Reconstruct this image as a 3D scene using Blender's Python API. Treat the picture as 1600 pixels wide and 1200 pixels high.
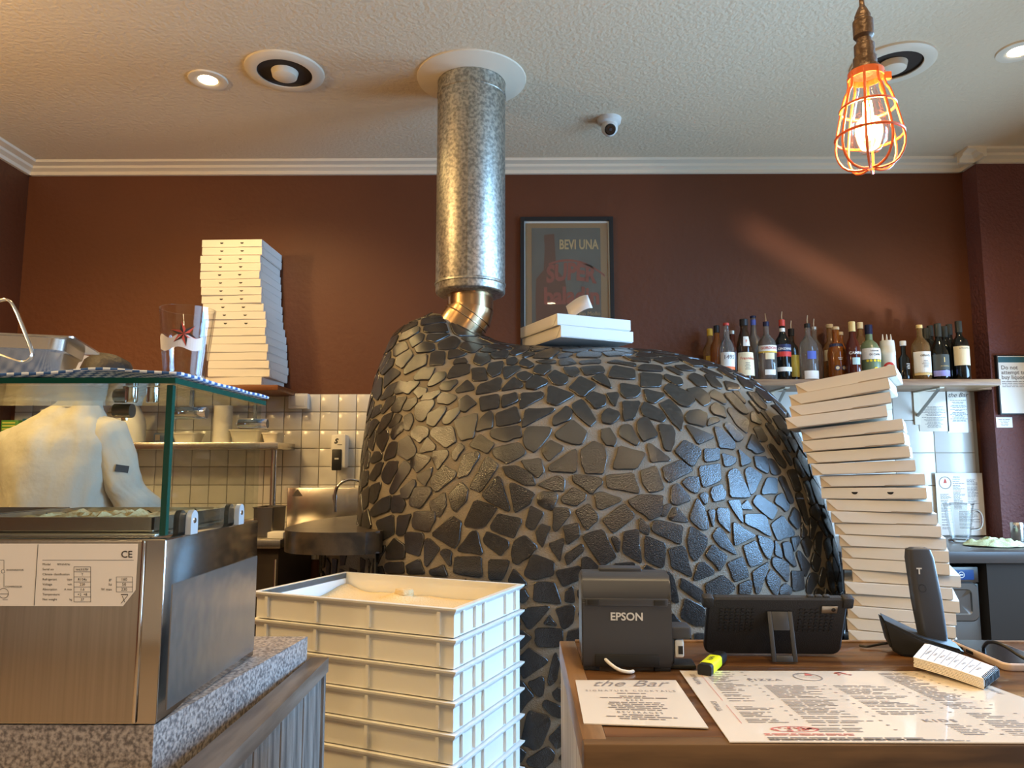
import bpy, bmesh, math, random
from mathutils import Vector, Matrix, noise
from mathutils.bvhtree import BVHTree
R = math.radians
for o in list(bpy.data.objects): bpy.data.objects.remove(o)
SC = bpy.context.scene
COL = SC.collection
random.seed(7)

# ---------------- camera, world, daylight, exposure ----------------
F = 1150.0
CAMZ = 1.40
PITCH = math.atan(130 / F)
YAW = math.atan(10 / F)
cd = bpy.data.cameras.new('camera'); cam = bpy.data.objects.new('camera', cd); COL.objects.link(cam)
cam.location = (0, 0, CAMZ); cam.rotation_euler = (math.pi / 2 + PITCH, 0, YAW)
cd.sensor_width = 36; cd.lens = F / 1600 * 36; cd.clip_start = .02
SC.camera = cam
CM = Matrix.Rotation(YAW, 3, 'Z') @ Matrix.Rotation(math.pi / 2 + PITCH, 3, 'X')
CAM = Vector((0, 0, CAMZ))
def ray(px, py): return (CM @ Vector(((px - 800) / F, (600 - py) / F, -1))).normalized()
def PY(px, py, Y): d = ray(px, py); return CAM + d * (Y / d.y)          # point on the plane y = Y
def PZ(px, py, z): d = ray(px, py); return CAM + d * ((z - CAMZ) / d.z)  # point on the plane z

SC.view_settings.view_transform = 'Standard'; SC.view_settings.look = 'None'
SC.view_settings.gamma = 1; SC.view_settings.exposure = 0.45
SC.view_settings.use_curve_mapping = False
W = bpy.data.worlds.new('world'); SC.world = W; W.use_nodes = True
W.node_tree.nodes['Background'].inputs[0].default_value = (.55, .75, 1, 1)
W.node_tree.nodes['Background'].inputs[1].default_value = 0.6
def area(name, loc, rot, sx, sy, power, col, spread=180):
    l = bpy.data.lights.new(name, 'AREA'); l.shape = 'RECTANGLE'; l.size = sx; l.size_y = sy
    l.energy = power; l.color = col; l.spread = R(spread)
    o = bpy.data.objects.new(name, l); COL.objects.link(o); o.location = loc; o.rotation_euler = rot
    return o
# daylight through the shop window in the right-hand wall
area('window_daylight', (2.70, 1.75, 1.95), (0, R(67), 0), 1.5, 1.3, 92, (.28, .58, 1.0), 140)
area('window_daylight_rear', (2.9, 3.25, 1.35), (0, R(88), R(12)), 1.0, .8, 42, (.40, .67, 1.0), 170)
area('window_daylight_low', (2.84, -.45, 1.35), (0, R(76), 0), 1.3, 2.1, 24, (.46, .70, 1.0), 120)
# narrow lamp added by the window for the sun streak on the wall
g0 = Vector((2.80, 1.75, 1.30)); g1 = PY(1290, 425, 4.06); gd = (g0 - g1).normalized(); gu = (PY(1400, 492, 4.06) - PY(1140, 345, 4.06)).normalized()
gy = gd.cross(gu).normalized(); gx_ = gy.cross(gd)
gl = area('sun_streak_lamp', g0, (0, 0, 0), .85, .05, .22, (1, .86, .70), 5)
gl.rotation_euler = Matrix((gx_, gy, gd)).transposed().to_euler()
WARM = (1.0, .72, .38); KITCHEN = (1.0, .66, .26)

# ---------------- helpers ----------------
MATS = {}
def mat(name, col=(.5, .5, .5), rough=.5, metal=0, var=None, bump=None, trans=0, ior=1.45, emit=None, coat=0, sub=0, alpha=1, spec=None, aniso=0):
    """var=(scale, colour2, kind, stretch) blends a second colour; bump=(scale, strength, detail)"""
    if name in MATS: return MATS[name]
    m = bpy.data.materials.new(name); m.use_nodes = True; nt = m.node_tree; N = nt.nodes; L = nt.links
    b = N['Principled BSDF']
    b.inputs['Base Color'].default_value = (*col, 1); b.inputs['Roughness'].default_value = rough
    b.inputs['Metallic'].default_value = metal; b.inputs['IOR'].default_value = ior
    b.inputs['Transmission Weight'].default_value = trans; b.inputs['Coat Weight'].default_value = coat
    b.inputs['Anisotropic'].default_value = aniso
    if spec is not None: b.inputs['Specular IOR Level'].default_value = spec
    if sub: b.inputs['Subsurface Weight'].default_value = sub; b.inputs['Subsurface Radius'].default_value = (.02, .02, .015)
    if emit: b.inputs['Emission Color'].default_value = (*emit[0], 1); b.inputs['Emission Strength'].default_value = emit[1]
    tc = N.new('ShaderNodeTexCoord')
    if var:
        sc, c2, kind, st = var
        mp = N.new('ShaderNodeMapping'); mp.inputs['Scale'].default_value = st; L.new(tc.outputs['Object'], mp.inputs[0])
        if kind == 'voronoi':
            t = N.new('ShaderNodeTexVoronoi'); t.inputs['Scale'].default_value = sc; out = t.outputs['Color']
        else:
            t = N.new('ShaderNodeTexNoise'); t.inputs['Scale'].default_value = sc; t.inputs['Detail'].default_value = 6; out = t.outputs['Fac']
        L.new(mp.outputs[0], t.inputs['Vector'])
        cr = N.new('ShaderNodeValToRGB')
        lo, hi = {'soft': (.3, .7), 'sharp': (.47, .55), 'grain': (.38, .62), 'voronoi': (.1, .9)}[kind]
        cr.color_ramp.elements[0].position = lo; cr.color_ramp.elements[1].position = hi
        cr.color_ramp.elements[0].color = (*col, 1); cr.color_ramp.elements[1].color = (*c2, 1)
        L.new(out, cr.inputs[0]); L.new(cr.outputs[0], b.inputs['Base Color'])
    if bump:
        t = N.new('ShaderNodeTexNoise'); t.inputs['Scale'].default_value = bump[0]; t.inputs['Detail'].default_value = bump[2]
        L.new(tc.outputs['Object'], t.inputs['Vector'])
        bp = N.new('ShaderNodeBump'); bp.inputs['Strength'].default_value = bump[1]; bp.inputs['Distance'].default_value = .01
        L.new(t.outputs['Fac'], bp.inputs['Height']); L.new(bp.outputs[0], b.inputs['Normal'])
    MATS[name] = m
    return m
def pane(name, tint, gloss=.0):
    """architectural glass: clear transmission with Fresnel reflection"""
    m = bpy.data.materials.new(name); m.use_nodes = True; nt = m.node_tree; N = nt.nodes; L = nt.links
    N.remove(N['Principled BSDF'])
    t = N.new('ShaderNodeBsdfTransparent'); t.inputs[0].default_value = (*tint, 1)
    g = N.new('ShaderNodeBsdfGlossy'); g.inputs['Roughness'].default_value = .02
    f = N.new('ShaderNodeFresnel'); ge = N.new('ShaderNodeNewGeometry'); mr = N.new('ShaderNodeMapRange')
    mr.inputs['To Min'].default_value = 1.45; mr.inputs['To Max'].default_value = 1 / 1.45   # thin pane: same reflectance from both sides
    L.new(ge.outputs['Backfacing'], mr.inputs['Value']); L.new(mr.outputs[0], f.inputs[0])
    mx = N.new('ShaderNodeMixShader'); L.new(f.outputs[0], mx.inputs[0]); L.new(t.outputs[0], mx.inputs[1]); L.new(g.outputs[0], mx.inputs[2])
    L.new(mx.outputs[0], N['Material Output'].inputs[0]); MATS[name] = m
    return m

class MB:
    """collects shapes; build() links them as ONE mesh object"""
    def __init__(s): s.bm = bmesh.new()
    def box(s, x0, x1, y0, y1, z0, z1, bev=0, M=None):
        r = bmesh.ops.create_cube(s.bm, size=1); vs = r['verts']
        for v in vs: v.co = Vector((x0 + (v.co.x + .5) * (x1 - x0), y0 + (v.co.y + .5) * (y1 - y0), z0 + (v.co.z + .5) * (z1 - z0)))
        if bev:
            es = list({e for v in vs for e in v.link_edges})
            q = bmesh.ops.bevel(s.bm, geom=es, offset=bev, segments=2, affect='EDGES', profile=.5)
            vs = list({v for f in q['faces'] for v in f.verts} | {v for v in vs if v.is_valid})
        if M is not None: bmesh.ops.transform(s.bm, matrix=M, verts=vs)
        return s
    def lathe(s, prof, n=24, c=(0, 0, 0), M=None, cap=True, a0=0, a1=None):
        full = a1 is None; A = 2 * math.pi if full else a1 - a0
        rings = []; allv = []
        k = n if full else n + 1
        for (r, z) in prof:
            ring = [s.bm.verts.new((c[0] + r * math.cos(a0 + A * i / n), c[1] + r * math.sin(a0 + A * i / n), c[2] + z)) for i in range(k)]
            rings.append(ring); allv += ring
        for a, b in zip(rings, rings[1:]):
            for i in range(n):
                j = (i + 1) % k
                s.bm.faces.new((a[i], a[j], b[j], b[i]))
        if cap and full:
            if prof[0][0] > 1e-5: s.bm.faces.new(rings[0][::-1])
            if prof[-1][0] > 1e-5: s.bm.faces.new(rings[-1])
        if M is not None: bmesh.ops.transform(s.bm, matrix=M, verts=allv)
        return s
    def tube(s, pts, r, n=8, closed=False, sy=1.0):
        pts = [Vector(p) for p in pts]; rings = []; m = len(pts)
        rr = r if isinstance(r, (list, tuple)) else [r] * m
        up = Vector((0, 0, 1)); prev = None
        for i, p in enumerate(pts):
            if closed: d = pts[(i + 1) % m] - pts[i - 1]
            else: d = pts[min(i + 1, m - 1)] - pts[max(i - 1, 0)]
            d = d.normalized() if d.length > 1e-9 else Vector((0, 0, 1))
            if prev is None:
                a = d.cross(up)
                if a.length < .05: a = d.cross(Vector((0, 1, 0)))
            else: a = prev - d * prev.dot(d)
            a.normalize(); prev = a; b = d.cross(a)
            rings.append([s.bm.verts.new(p + (a * math.cos(2 * math.pi * k / n) + b * math.sin(2 * math.pi * k / n) * sy) * rr[i]) for k in range(n)])
        prs = list(zip(rings, rings[1:])) + ([(rings[-1], rings[0])] if closed else [])
        for a, b in prs:
            for k in range(n): s.bm.faces.new((a[k], a[(k + 1) % n], b[(k + 1) % n], b[k]))
        if not closed: s.bm.faces.new(rings[0][::-1]); s.bm.faces.new(rings[-1])
        return s
    def prism(s, poly, z0, z1, M=None):
        a = [s.bm.verts.new((x, y, z0)) for x, y in poly]; b = [s.bm.verts.new((x, y, z1)) for x, y in poly]
        s.bm.faces.new(a[::-1]); s.bm.faces.new(b); n = len(poly)
        for i in range(n): s.bm.faces.new((a[i], a[(i + 1) % n], b[(i + 1) % n], b[i]))
        if M is not None: bmesh.ops.transform(s.bm, matrix=M, verts=a + b)
        return s
    def loft(s, rings, caps=True):
        vr = [[s.bm.verts.new(p) for p in r] for r in rings]; n = len(vr[0])
        for a, b in zip(vr, vr[1:]):
            for k in range(n): s.bm.faces.new((a[k], a[(k + 1) % n], b[(k + 1) % n], b[k]))
        if caps: s.bm.faces.new(vr[0][::-1]); s.bm.faces.new(vr[-1])
        return s
    def quad(s, *p): s.bm.faces.new([s.bm.verts.new(q) for q in p]); return s
    def build(s, name, m, parent=None, smooth=40, recalc=True):
        if recalc: bmesh.ops.recalc_face_normals(s.bm, faces=s.bm.faces[:])
        me = bpy.data.meshes.new(name); s.bm.to_mesh(me); s.bm.free()
        if smooth:
            for p in me.polygons: p.use_smooth = True
            me.set_sharp_from_angle(angle=R(smooth))
        me.materials.append(m if not isinstance(m, str) else MATS[m])
        o = bpy.data.objects.new(name, me); COL.objects.link(o)
        if parent is not None: o.parent = parent
        return o
def tag(o, label, cat, group=None, kind=None):
    o['label'] = label; o['category'] = cat
    if group: o['group'] = group
    if kind: o['kind'] = kind
    return o
def struct(o): o['kind'] = 'structure'; return o
def thing(name, label, cat, loc=(0, 0, 0), rz=0, group=None):
    o = bpy.data.objects.new(name, None); COL.objects.link(o); o.empty_display_size = .05
    o.location = loc; o.rotation_euler = (0, 0, rz); tag(o, label, cat, group); return o
def dup(root, loc=None, rz=None, label=None, group=None, skip=()):
    r = root.copy(); COL.objects.link(r)
    if loc is not None: r.location = loc
    if rz is not None: r.rotation_euler = (0, 0, rz)
    if label: r['label'] = label
    if group: r['group'] = group
    for ch in list(root.children):
        if ch.name.split('.')[0] in skip: continue
        c = ch.copy(); COL.objects.link(c); c.parent = r
        for g in list(ch.children):
            d = g.copy(); COL.objects.link(d); d.parent = c
    return r
def text_tris(txt, size=1, bold=0, shear=0, align='CENTER', space=1):
    c = bpy.data.curves.new('t', 'FONT'); c.body = txt; c.size = size; c.offset = bold; c.shear = shear
    c.align_x = align; c.align_y = 'CENTER'; c.space_character = space; c.resolution_u = 3
    o = bpy.data.objects.new('t', c); me = bpy.data.meshes.new_from_object(o)
    vs = [v.co.copy() for v in me.vertices]; fs = [tuple(p.vertices) for p in me.polygons]
    bpy.data.objects.remove(o); bpy.data.curves.remove(c); bpy.data.meshes.remove(me)
    return vs, fs
def put_text(mb, txt, fn, **k):
    """fn maps a flat text point (x, y) to 3D"""
    vs, fs = text_tris(txt, **k)
    nv = [mb.bm.verts.new(fn(v.x, v.y)) for v in vs]
    for f in fs:
        try: mb.bm.faces.new([nv[i] for i in f])
        except ValueError: pass
def marks(mb, n, fn, size=1, rnd=random.Random(2), align='CENTER'):
    """a word too small to read: n letter-sized strokes"""
    w = size * .62; x0 = -n * w / 2 if align == 'CENTER' else 0
    for i in range(n):
        x = x0 + i * w; h = size * .34
        for a, b, c, d in ((0, .14, -1, 1), (.14, .42, *rnd.choice(((.7, 1), (-.15, .15), (-1, -.7)))), (.42, .52, *rnd.choice(((-1, 1), (0, 1), (-1, 0))))):
            mb.quad(fn(x + a * size, c * h), fn(x + b * size, c * h), fn(x + b * size, d * h), fn(x + a * size, d * h))
def rects(mb, lst, fn):
    for x0, x1, y0, y1 in lst: mb.quad(fn(x0, y0), fn(x1, y0), fn(x1, y1), fn(x0, y1))
def disc(mb, cx, cy, r, fn, n=20, r0=0, sx=1):
    for i in range(n):
        a, b = 2 * math.pi * i / n, 2 * math.pi * (i + 1) / n
        p = lambda q, t: fn(cx + q * math.cos(t) * sx, cy + q * math.sin(t))
        if r0: mb.quad(p(r0, a), p(r, a), p(r, b), p(r0, b))
        else: mb.bm.faces.new([mb.bm.verts.new(v) for v in (fn(cx, cy), p(r, a), p(r, b))])
def textlines(mb, x0, x1, y1, y0, lh, fn, wmin=.5, th=.5, center=False, rnd=random):
    y = y1
    while y > y0:
        w = (x1 - x0) * rnd.uniform(wmin, 1); xs = x0 + ((x1 - x0 - w) / 2 if center else 0); x = xs
        while x < xs + w - lh * .3:
            ww = min(rnd.uniform(1, 3.4) * lh, xs + w - x)
            mb.quad(fn(x, y - lh * th), fn(x + ww, y - lh * th), fn(x + ww, y), fn(x, y)); x += ww + lh * .35
        y -= lh * (1 if rnd.random() < .8 else 1.8)

# ---------------- materials ----------------
mat('maroon', (.105, .030, .009), .55, var=(1.3, (.125, .037, .012), 'soft', (1, 1, 1)), bump=(38, .25, 6))
mat('maroon_rough', (.13, .045, .04), .6, bump=(60, .9, 4))
mat('ceiling_paint', (.70, .575, .40), .8, bump=(55, .55, 5))
mat('white_paint', (.74, .65, .50), .5)
mat('tile', (.72, .70, .64), .18, var=(3, (.66, .63, .56), 'soft', (1, 1, 1)))
mat('grout_wall', (.42, .38, .31), .8)
mat('floor', (.40, .29, .18), .45, var=(4, (.32, .22, .13), 'grain', (1, 12, 1)))
mat('cream_wall', (.62, .53, .40), .7)
mat('steel', (.60, .57, .52), .24, 1, bump=(4, .06, 2))
mat('steel_dark', (.33, .31, .28), .3, 1)
mat('steel_brushed', (.50, .47, .43), .30, 1, var=(3, (.42, .39, .35), 'soft', (60, 1, 1)), aniso=.3)
mat('chrome', (.75, .74, .72), .12, 1)
mat('galvanised', (.30, .295, .26), .42, 1, var=(75, (.60, .58, .50), 'grain', (1, 1, 1)))
mat('flue_brown', (.62, .46, .28), .25, 1, var=(9, (.40, .22, .09), 'soft', (1, 1, .4)))
mat('stone', (.010, .0095, .009), .215, spec=1.0, var=(90, (.022, .021, .020), 'grain', (1, 1, 1)), bump=(300, .22, 2))
mat('mortar', (.23, .195, .145), .75, var=(12, (.17, .14, .10), 'soft', (1, 1, 1)), bump=(220, .5, 4))
mat('slab_black', (.016, .015, .014), .28, var=(14, (.06, .045, .03), 'grain', (1, 1, 1)), bump=(40, .15, 4))
mat('card', (.74, .71, .65), .7)
mat('card_inner', (.62, .52, .40), .8)
mat('black', (.012, .012, .012), .45)
mat('black_gloss', (.010, .010, .011), .16)
mat('black_rubber', (.015, .015, .016), .6, bump=(500, .2, 2))
mat('dark_plastic', (.040, .042, .048), .38)
mat('grey_print', (.55, .54, .5), .5)
mat('ink', (.03, .028, .026), .6)
mat('ink_soft', (.20, .17, .15), .7)
mat('ink_red', (.55, .08, .05), .6)
mat('paper', (.80, .75, .68), .35)
mat('laminate', (.74, .65, .53), .12, coat=.6)
mat('laminate_edge', (.55, .54, .52), .1, alpha=1)
mat('wood_counter', (.16, .075, .028), .28, var=(5, (.075, .032, .012), 'grain', (1, 9, 9)), coat=.3)
mat('wood_edge', (.24, .13, .055), .38, var=(6, (.13, .065, .025), 'grain', (9, 1, 9)))
mat('wood_front', (.14, .080, .038), .4, var=(4, (.05, .028, .015), 'grain', (1, 6, 8)))
mat('wood_shelf', (.30, .17, .08), .5, var=(6, (.20, .10, .045), 'grain', (1, 10, 10)))
mat('wood_red', (.22, .075, .02), .4, var=(6, (.15, .05, .015), 'grain', (1, 9, 9)))
mat('wood_grey', (.20, .175, .15), .7, var=(7, (.07, .06, .052), 'grain', (9, 9, .6)), bump=(30, .4, 5))
mat('wood_cap', (.17, .14, .115), .4, var=(6, (.09, .07, .055), 'grain', (8, 1, 8)))
mat('limewash', (.50, .50, .50), .7, var=(6, (.34, .33, .33), 'grain', (9, 9, .6)))
mat('granite', (.42, .37, .33), .30, var=(170, (.13, .115, .11), 'grain', (1, 1, 1)))
mat('plastic_white', (.72, .71, .66), .32, sub=.25)
mat('flour', (.72, .56, .32), .9, bump=(160, .6, 5))
mat('dough', (.62, .47, .25), .8, bump=(90, .6, 5))
mat('white_plastic', (.74, .72, .66), .35)
mat('orange_wire', (.66, .13, .03), .35)
mat('bronze', (.12, .075, .045), .45, .6, bump=(90, .3, 3))
mat('cloth_chef', (.45, .41, .335), .85, bump=(11, .7, 4))
mat('skin', (.20, .095, .05), .55)
mat('hair', (.018, .013, .010), .6, bump=(60, .4, 4))
mat('towel_blue', (.62, .65, .70), .9, var=(1, (.06, .14, .33), 'soft', (1, 1, 1)))
mat('towel_green', (.55, .62, .36), .9, bump=(200, .5, 3))
mat('highlighter', (.80, .85, .02), .35)
mat('bench_dark', (.10, .085, .075), .3, .3)
mat('cabinet_dark', (.045, .034, .026), .7, spec=.2)
mat('blue_panel', (.02, .07, .22), .3)
mat('phone_case', (.62, .50, .42), .5)
pane('glass_pane', (.93, .97, .95)); pane('glass_clear', (.96, .97, .97)); pane('glass_window', (.95, .98, 1))
mat('glass_edge', (.003, .05, .035), .12, spec=.8)
mat('clamp', (.55, .57, .58), .4, .6)
mat('steel_polished', (.52, .50, .47), .13, 1, bump=(3, .05, 2))
mat('film', (.40, .39, .37), .25, .9, bump=(7, .25, 3))
mat('washer_steel', (.20, .18, .155), .42, 1)
mat('glass_solid', (.9, .93, .95), .03, trans=1, ior=1.45)
mat('frosted_print', (.62, .58, .56), .6)
mat('bulb_glow', (1, .7, .3), .3, emit=((1, .62, .22), 38))
mat('lamp_glow', (1, .9, .7), .3, emit=((1, .80, .50), 30))
# check pattern of the tea towel
def _check():
    m = MATS['towel_blue']; nt = m.node_tree; N = nt.nodes; L = nt.links
    ck = N.new('ShaderNodeTexChecker'); ck.inputs['Scale'].default_value = 95
    ck.inputs[1].default_value = (.60, .64, .70, 1); ck.inputs[2].default_value = (.035, .10, .27, 1)
    tc = N.new('ShaderNodeTexCoord'); L.new(tc.outputs['Object'], ck.inputs[0])
    L.new(ck.outputs[0], N['Principled BSDF'].inputs['Base Color'])
_check()
# ---------------- the room ----------------
YB = 4.06; ZC = 3.125; XL = -2.82; XP = 2.53; YP = 3.93; XR = 3.0; YF = -3.6
struct(MB().box(XL - .1, XR + .1, YF - .1, YB + .1, -.1, 0).build('floor', 'floor', smooth=0))
struct(MB().box(XL - .1, XR + .1, YF - .1, YB + .1, ZC, ZC + .1).build('ceiling', 'ceiling_paint', smooth=0))
wall_back = struct(MB().box(XL - .1, XP, YB, YB + .1, 0, ZC).build('wall_back', 'maroon', smooth=0))
struct(MB().box(XL - .1, XL, YF - .1, YB, 0, ZC).build('wall_left', 'maroon', smooth=0))
struct(MB().box(XP, XR + .1, YP, YB + .1, 0, ZC).build('wall_pillar', 'maroon_rough', smooth=0))
struct(MB().box(XL, XR + .1, YF - .1, YF, 0, ZC).build('wall_front', 'cream_wall', smooth=0))
WINS = [(.95, 2.55, 1.0, 2.85), (-1.55, .65, .65, 2.05), (2.8, 3.75, .8, 1.9)]
wr = MB(); ys = [YF, -1.55, .65, .95, 2.55, 2.8, 3.75, YP]
for a, b in zip(ys, ys[1:]):
    w_ = [w for w in WINS if abs(w[0] - a) < 1e-6]
    if w_: wr.box(XR, XR + .1, a, b, 0, w_[0][2]).box(XR, XR + .1, a, b, w_[0][3], ZC)
    else: wr.box(XR, XR + .1, a, b, 0, ZC)
struct(wr.build('wall_right', 'cream_wall', smooth=0))
for k, (wy0, wy1, wz0, wz1) in enumerate(WINS):
    wf = MB()
    for y in (wy0 + .03, (wy0 + wy1) / 2, wy1 - .03): wf.box(XR + .01, XR + .09, y - .03, y + .03, wz0 + .06, wz1 - .06)
    for z in (wz0 + .03, wz1 - .03): wf.box(XR + .01, XR + .09, wy0, wy1, z - .03, z + .03)
    win = struct(wf.build('window_%d' % (k + 1), 'white_paint', smooth=0))
    MB().box(XR + .04, XR + .046, wy0 + .06, wy1 - .06, wz0 + .06, wz1 - .06).build('pane', 'glass_window', win, smooth=0)
# cornice: stepped moulding along the walls
def cornice(name, p0, p1, nrm):
    d = Vector((p1[0] - p0[0], p1[1] - p0[1], 0)); n = Vector((nrm[0], nrm[1], 0))
    prof = [(0, -.058), (.018, -.058), (.022, -.040), (.05, -.030), (.055, -.018), (.095, -.012), (.10, 0), (0, 0)]
    mb = MB(); rs = [[Vector((p[0], p[1], ZC)) + n * a + Vector((0, 0, b)) for a, b in prof] for p in (p0, p1)]
    mb.loft(rs); struct(mb.build(name, 'white_paint', smooth=20))
cornice('trim_1', (XL, YB), (XP, YB), (0, -1))
cornice('trim_2', (XL, YB), (XL, YF), (1, 0))
cornice('trim_3', (XP, YB), (XP, YP - .1), (-1, 0))
cornice('trim_4', (XP - .1, YP), (XR, YP), (0, -1))
# wall tiles, each its own piece, on a grout bed
def tile_mesh(w, h):
    mb = MB(); mb.box(0, w, -.006, 0, 0, h, bev=.0018); o = mb.build('tile', 'tile'); me = o.data
    bpy.data.objects.remove(o); return me
def tiling(x0, x1, z0, z1, w, h, vis):
    g = MB().box(x0, x1, YB - .004, YB, z0, z1).build('grout_bed', 'grout_wall', wall_back, smooth=0)
    me = tile_mesh(w - .004, h - .004); nx = int((x1 - x0) / w); nz = int((z1 - z0) / h)
    for i in range(nx):
        for j in range(nz):
            x, z = x0 + i * w + .002, z1 - (j + 1) * h + .002
            if vis(x, z):
                t = bpy.data.objects.new('tile', me); COL.objects.link(t); t.parent = wall_back
                t.location = (x, YB - .004, z)
ZT = PY(500, 616, YB).z
tiling(-2.795, -.595, ZT - .9, ZT, .1, .1, lambda x, z: True)
ZTR = PY(1460, 607, YB).z
tiling(.97, 2.51, ZTR - .885, ZTR, .217, .177, lambda x, z: True)

# ---------------- ceiling fittings ----------------
def downlight(p, label, power, group='recessed downlights in the ceiling', col=WARM):
    t = thing('recessed_downlight', label, 'downlight', (p[0], p[1], ZC), 0, group)
    MB().lathe([(.042, -.001), (.042, -.004), (.06, -.010), (.083, -.007), (.085, 0)], 28, cap=False).build('trim_ring', 'white_paint', t)
    MB().lathe([(0, -.003), (.041, -.003), (.042, -.001)], 20, cap=False).build('lens', 'lamp_glow', t)
    l = bpy.data.lights.new('downlight', 'SPOT'); l.energy = power; l.color = col; l.spot_size = R(150); l.spot_blend = .6; l.shadow_soft_size = .045
    o = bpy.data.objects.new('downlight_light', l); COL.objects.link(o); o.location = (p[0], p[1], ZC - .02)
p = PZ(325, 124, ZC); downlight(p, 'lit recessed downlight beside the air vent in the kitchen ceiling', 40, col=KITCHEN)
p = PZ(1592, 79, ZC); downlight(p, 'lit recessed downlight in the ceiling beyond the caged pendant lamp', 34)
for q, w in (((-2.05, 2.35), 46), ((-1.95, 1.2), 85), ((.35, .45), 50), ((2.2, .5), 26), ((-.6, -1.4), 100), ((1.8, -1.5), 70)):
    downlight(q, 'lit recessed downlight in the ceiling ' + {-2.05: 'above the cook', -1.95: 'above the left end of the glass display', .35: 'in front of the service counter', 2.2: 'beside the right-hand shop window', -.6: 'over the middle of the dining floor', 1.8: 'over the dining floor towards the window wall'}[q[0]], w, col=KITCHEN if q[0] < -1.5 else WARM)
t = thing('added_wall_lamp', 'warm tubular lamp added out of view on the kitchen side wall', 'wall lamp', (XL, 1.55, 2.55))  # lamp added outside the view to warm and brighten the left ceiling
MB().box(.001, .05, -.32, .32, -.035, .035, .008).build('housing', 'white_plastic', t)
MB().tube([(.07, -.30, 0), (.07, .30, 0)], .016, 12).build('tube', 'lamp_glow', t)
l = bpy.data.lights.new('added_wall_lamp', 'POINT'); l.energy = 52; l.color = KITCHEN; l.shadow_soft_size = .12
o = bpy.data.objects.new('added_wall_lamp_light', l); COL.objects.link(o); o.location = (XL + .22, 1.55, 2.55)
def vent(p, label):
    t = thing('air_vent', label, 'air vent', (p[0], p[1], ZC), 0, 'round ceiling air vents')
    MB().lathe([(.115, -.002), (.118, -.014), (.15, -.016), (.168, -.008), (.17, 0)], 40, cap=False).build('outer_ring', 'white_paint', t)
    MB().lathe([(.0, -.002), (.112, -.002), (.116, -.010)], 40, cap=False).build('throat', 'cabinet_dark', t)
    MB().lathe([(.0, -.034), (.042, -.034), (.052, -.028), (.058, -.004)], 28, cap=False).build('centre_disc', 'white_paint', t)
vent(PZ(445, 111, ZC), 'round white ceiling air vent with grimy rim over the kitchen')
vent(PZ(1395, 99, ZC), 'round white ceiling air vent behind the caged pendant lamp')
p = PZ(952, 186, ZC)
t = thing('security_camera', 'small white dome security camera on the ceiling right of the flue', 'camera', (p.x, p.y, ZC))
MB().lathe([(.0, -.03), (.045, -.03), (.056, -.022), (.06, 0)], 28, cap=False).build('mount', 'white_plastic', t)
MB().lathe([(0, -.045), (.022, -.04), (.038, -.022), (.042, 0), (.038, .02), (0, .042)], 24, c=(0, -.004, -.045)).build('eyeball', 'white_plastic', t)
Mx = Matrix.Translation((0, -.030, -.068)) @ Matrix.Rotation(R(118), 4, 'X')
fc = MB().lathe([(0, .012), (.022, .012), (.027, .006), (.028, -.01)], 24, M=Mx, cap=False).build('lens_face', 'black_gloss', t)
MB().lathe([(0, .0145), (.007, .0145), (.008, .012)], 14, M=Mx, cap=False).build('lens', 'dark_plastic', fc)

# caged pendant lamp hanging near the viewer
LY = 1.2
top = PY(1350, 20, LY); cg = PY(1357, 190, LY); lx = cg.x
zt = PY(1352, 110, LY).z; zb = PY(1358, 268, LY).z; z0 = PY(1350, 8, LY).z
t = thing('pendant_lamp', 'lit pendant lamp with orange wire cage and turned bronze holder on a cord', 'pendant lamp', (lx, LY, zb))
H = zt - zb; hz = z0 - zb
MB().tube([(0, 0, hz - .01), (0, 0, ZC - zb)], .0045, 8).build('cord', 'bronze', t)
MB().lathe([(.004, hz), (.008, hz - .008), (.013, hz - .02), (.013, hz - .026), (.0165, hz - .03), (.0165, hz - .058), (.012, hz - .063), (.012, hz - .07), (.0165, hz - .074), (.0165, hz - .1), (.0135, H + .028), (.0135, H + .026), (.019, H + .022), (.019, H + .006), (.023, H + .004), (.024, H - .008), (0, H - .008)], 24).build('lamp_holder', 'bronze', t)
cage = MB().lathe([(.027, H - .004), (.029, H - .004), (.029, H - .016), (.027, H - .016), (.027, H - .004)], 24, cap=False).build('collar', 'orange_wire', t)
prof = [(.028, H - .008), (.028, H - .03), (.036, H - .042), (.045, H * .55), (.054, H * .30), (.052, H * .17), (.040, H * .06), (.020, .004), (.006, .006)]
def smooth_path(ps, it=2):
    for _ in range(it):
        q = [ps[0]]
        for a, b in zip(ps, ps[1:]): q += [tuple(.75 * u + .25 * v for u, v in zip(a, b)), tuple(.25 * u + .75 * v for u, v in zip(a, b))]
        ps = q + [ps[-1]]
    return ps
pp = smooth_path(prof, 1)
for k in range(8):
    a = k * math.pi / 4 + .25
    MB().tube([(r * math.cos(a), r * math.sin(a), z) for r, z in pp], .0023, 6).build('cage_wire', 'orange_wire', t)
for zz, rr in ((H * .62, .0435), (H * .34, .0535)):
    MB().tube([(rr * math.cos(u * math.pi / 14), rr * math.sin(u * math.pi / 14), zz) for u in range(28)], .0023, 6, closed=True).build('cage_ring', 'orange_wire', t)
MB().box(.028, .042, -.004, .004, H - .016, H - .004).build('clasp', 'orange_wire', t)
MB().lathe([(.011, H - .012), (.013, H - .03), (.022, H * .62), (.030, H * .40), (.027, H * .27), (.015, H * .20), (0, H * .185)], 24, cap=False).build('bulb', 'glass_clear', t)
fl = MB()
for k in range(6):
    a = k * math.pi / 3; fl.tube([(.006 * math.cos(a), .006 * math.sin(a), H * .68), (.011 * math.cos(a), .011 * math.sin(a), H * .33)], .0016, 6)
fl.build('filament', 'bulb_glow', t)
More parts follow.
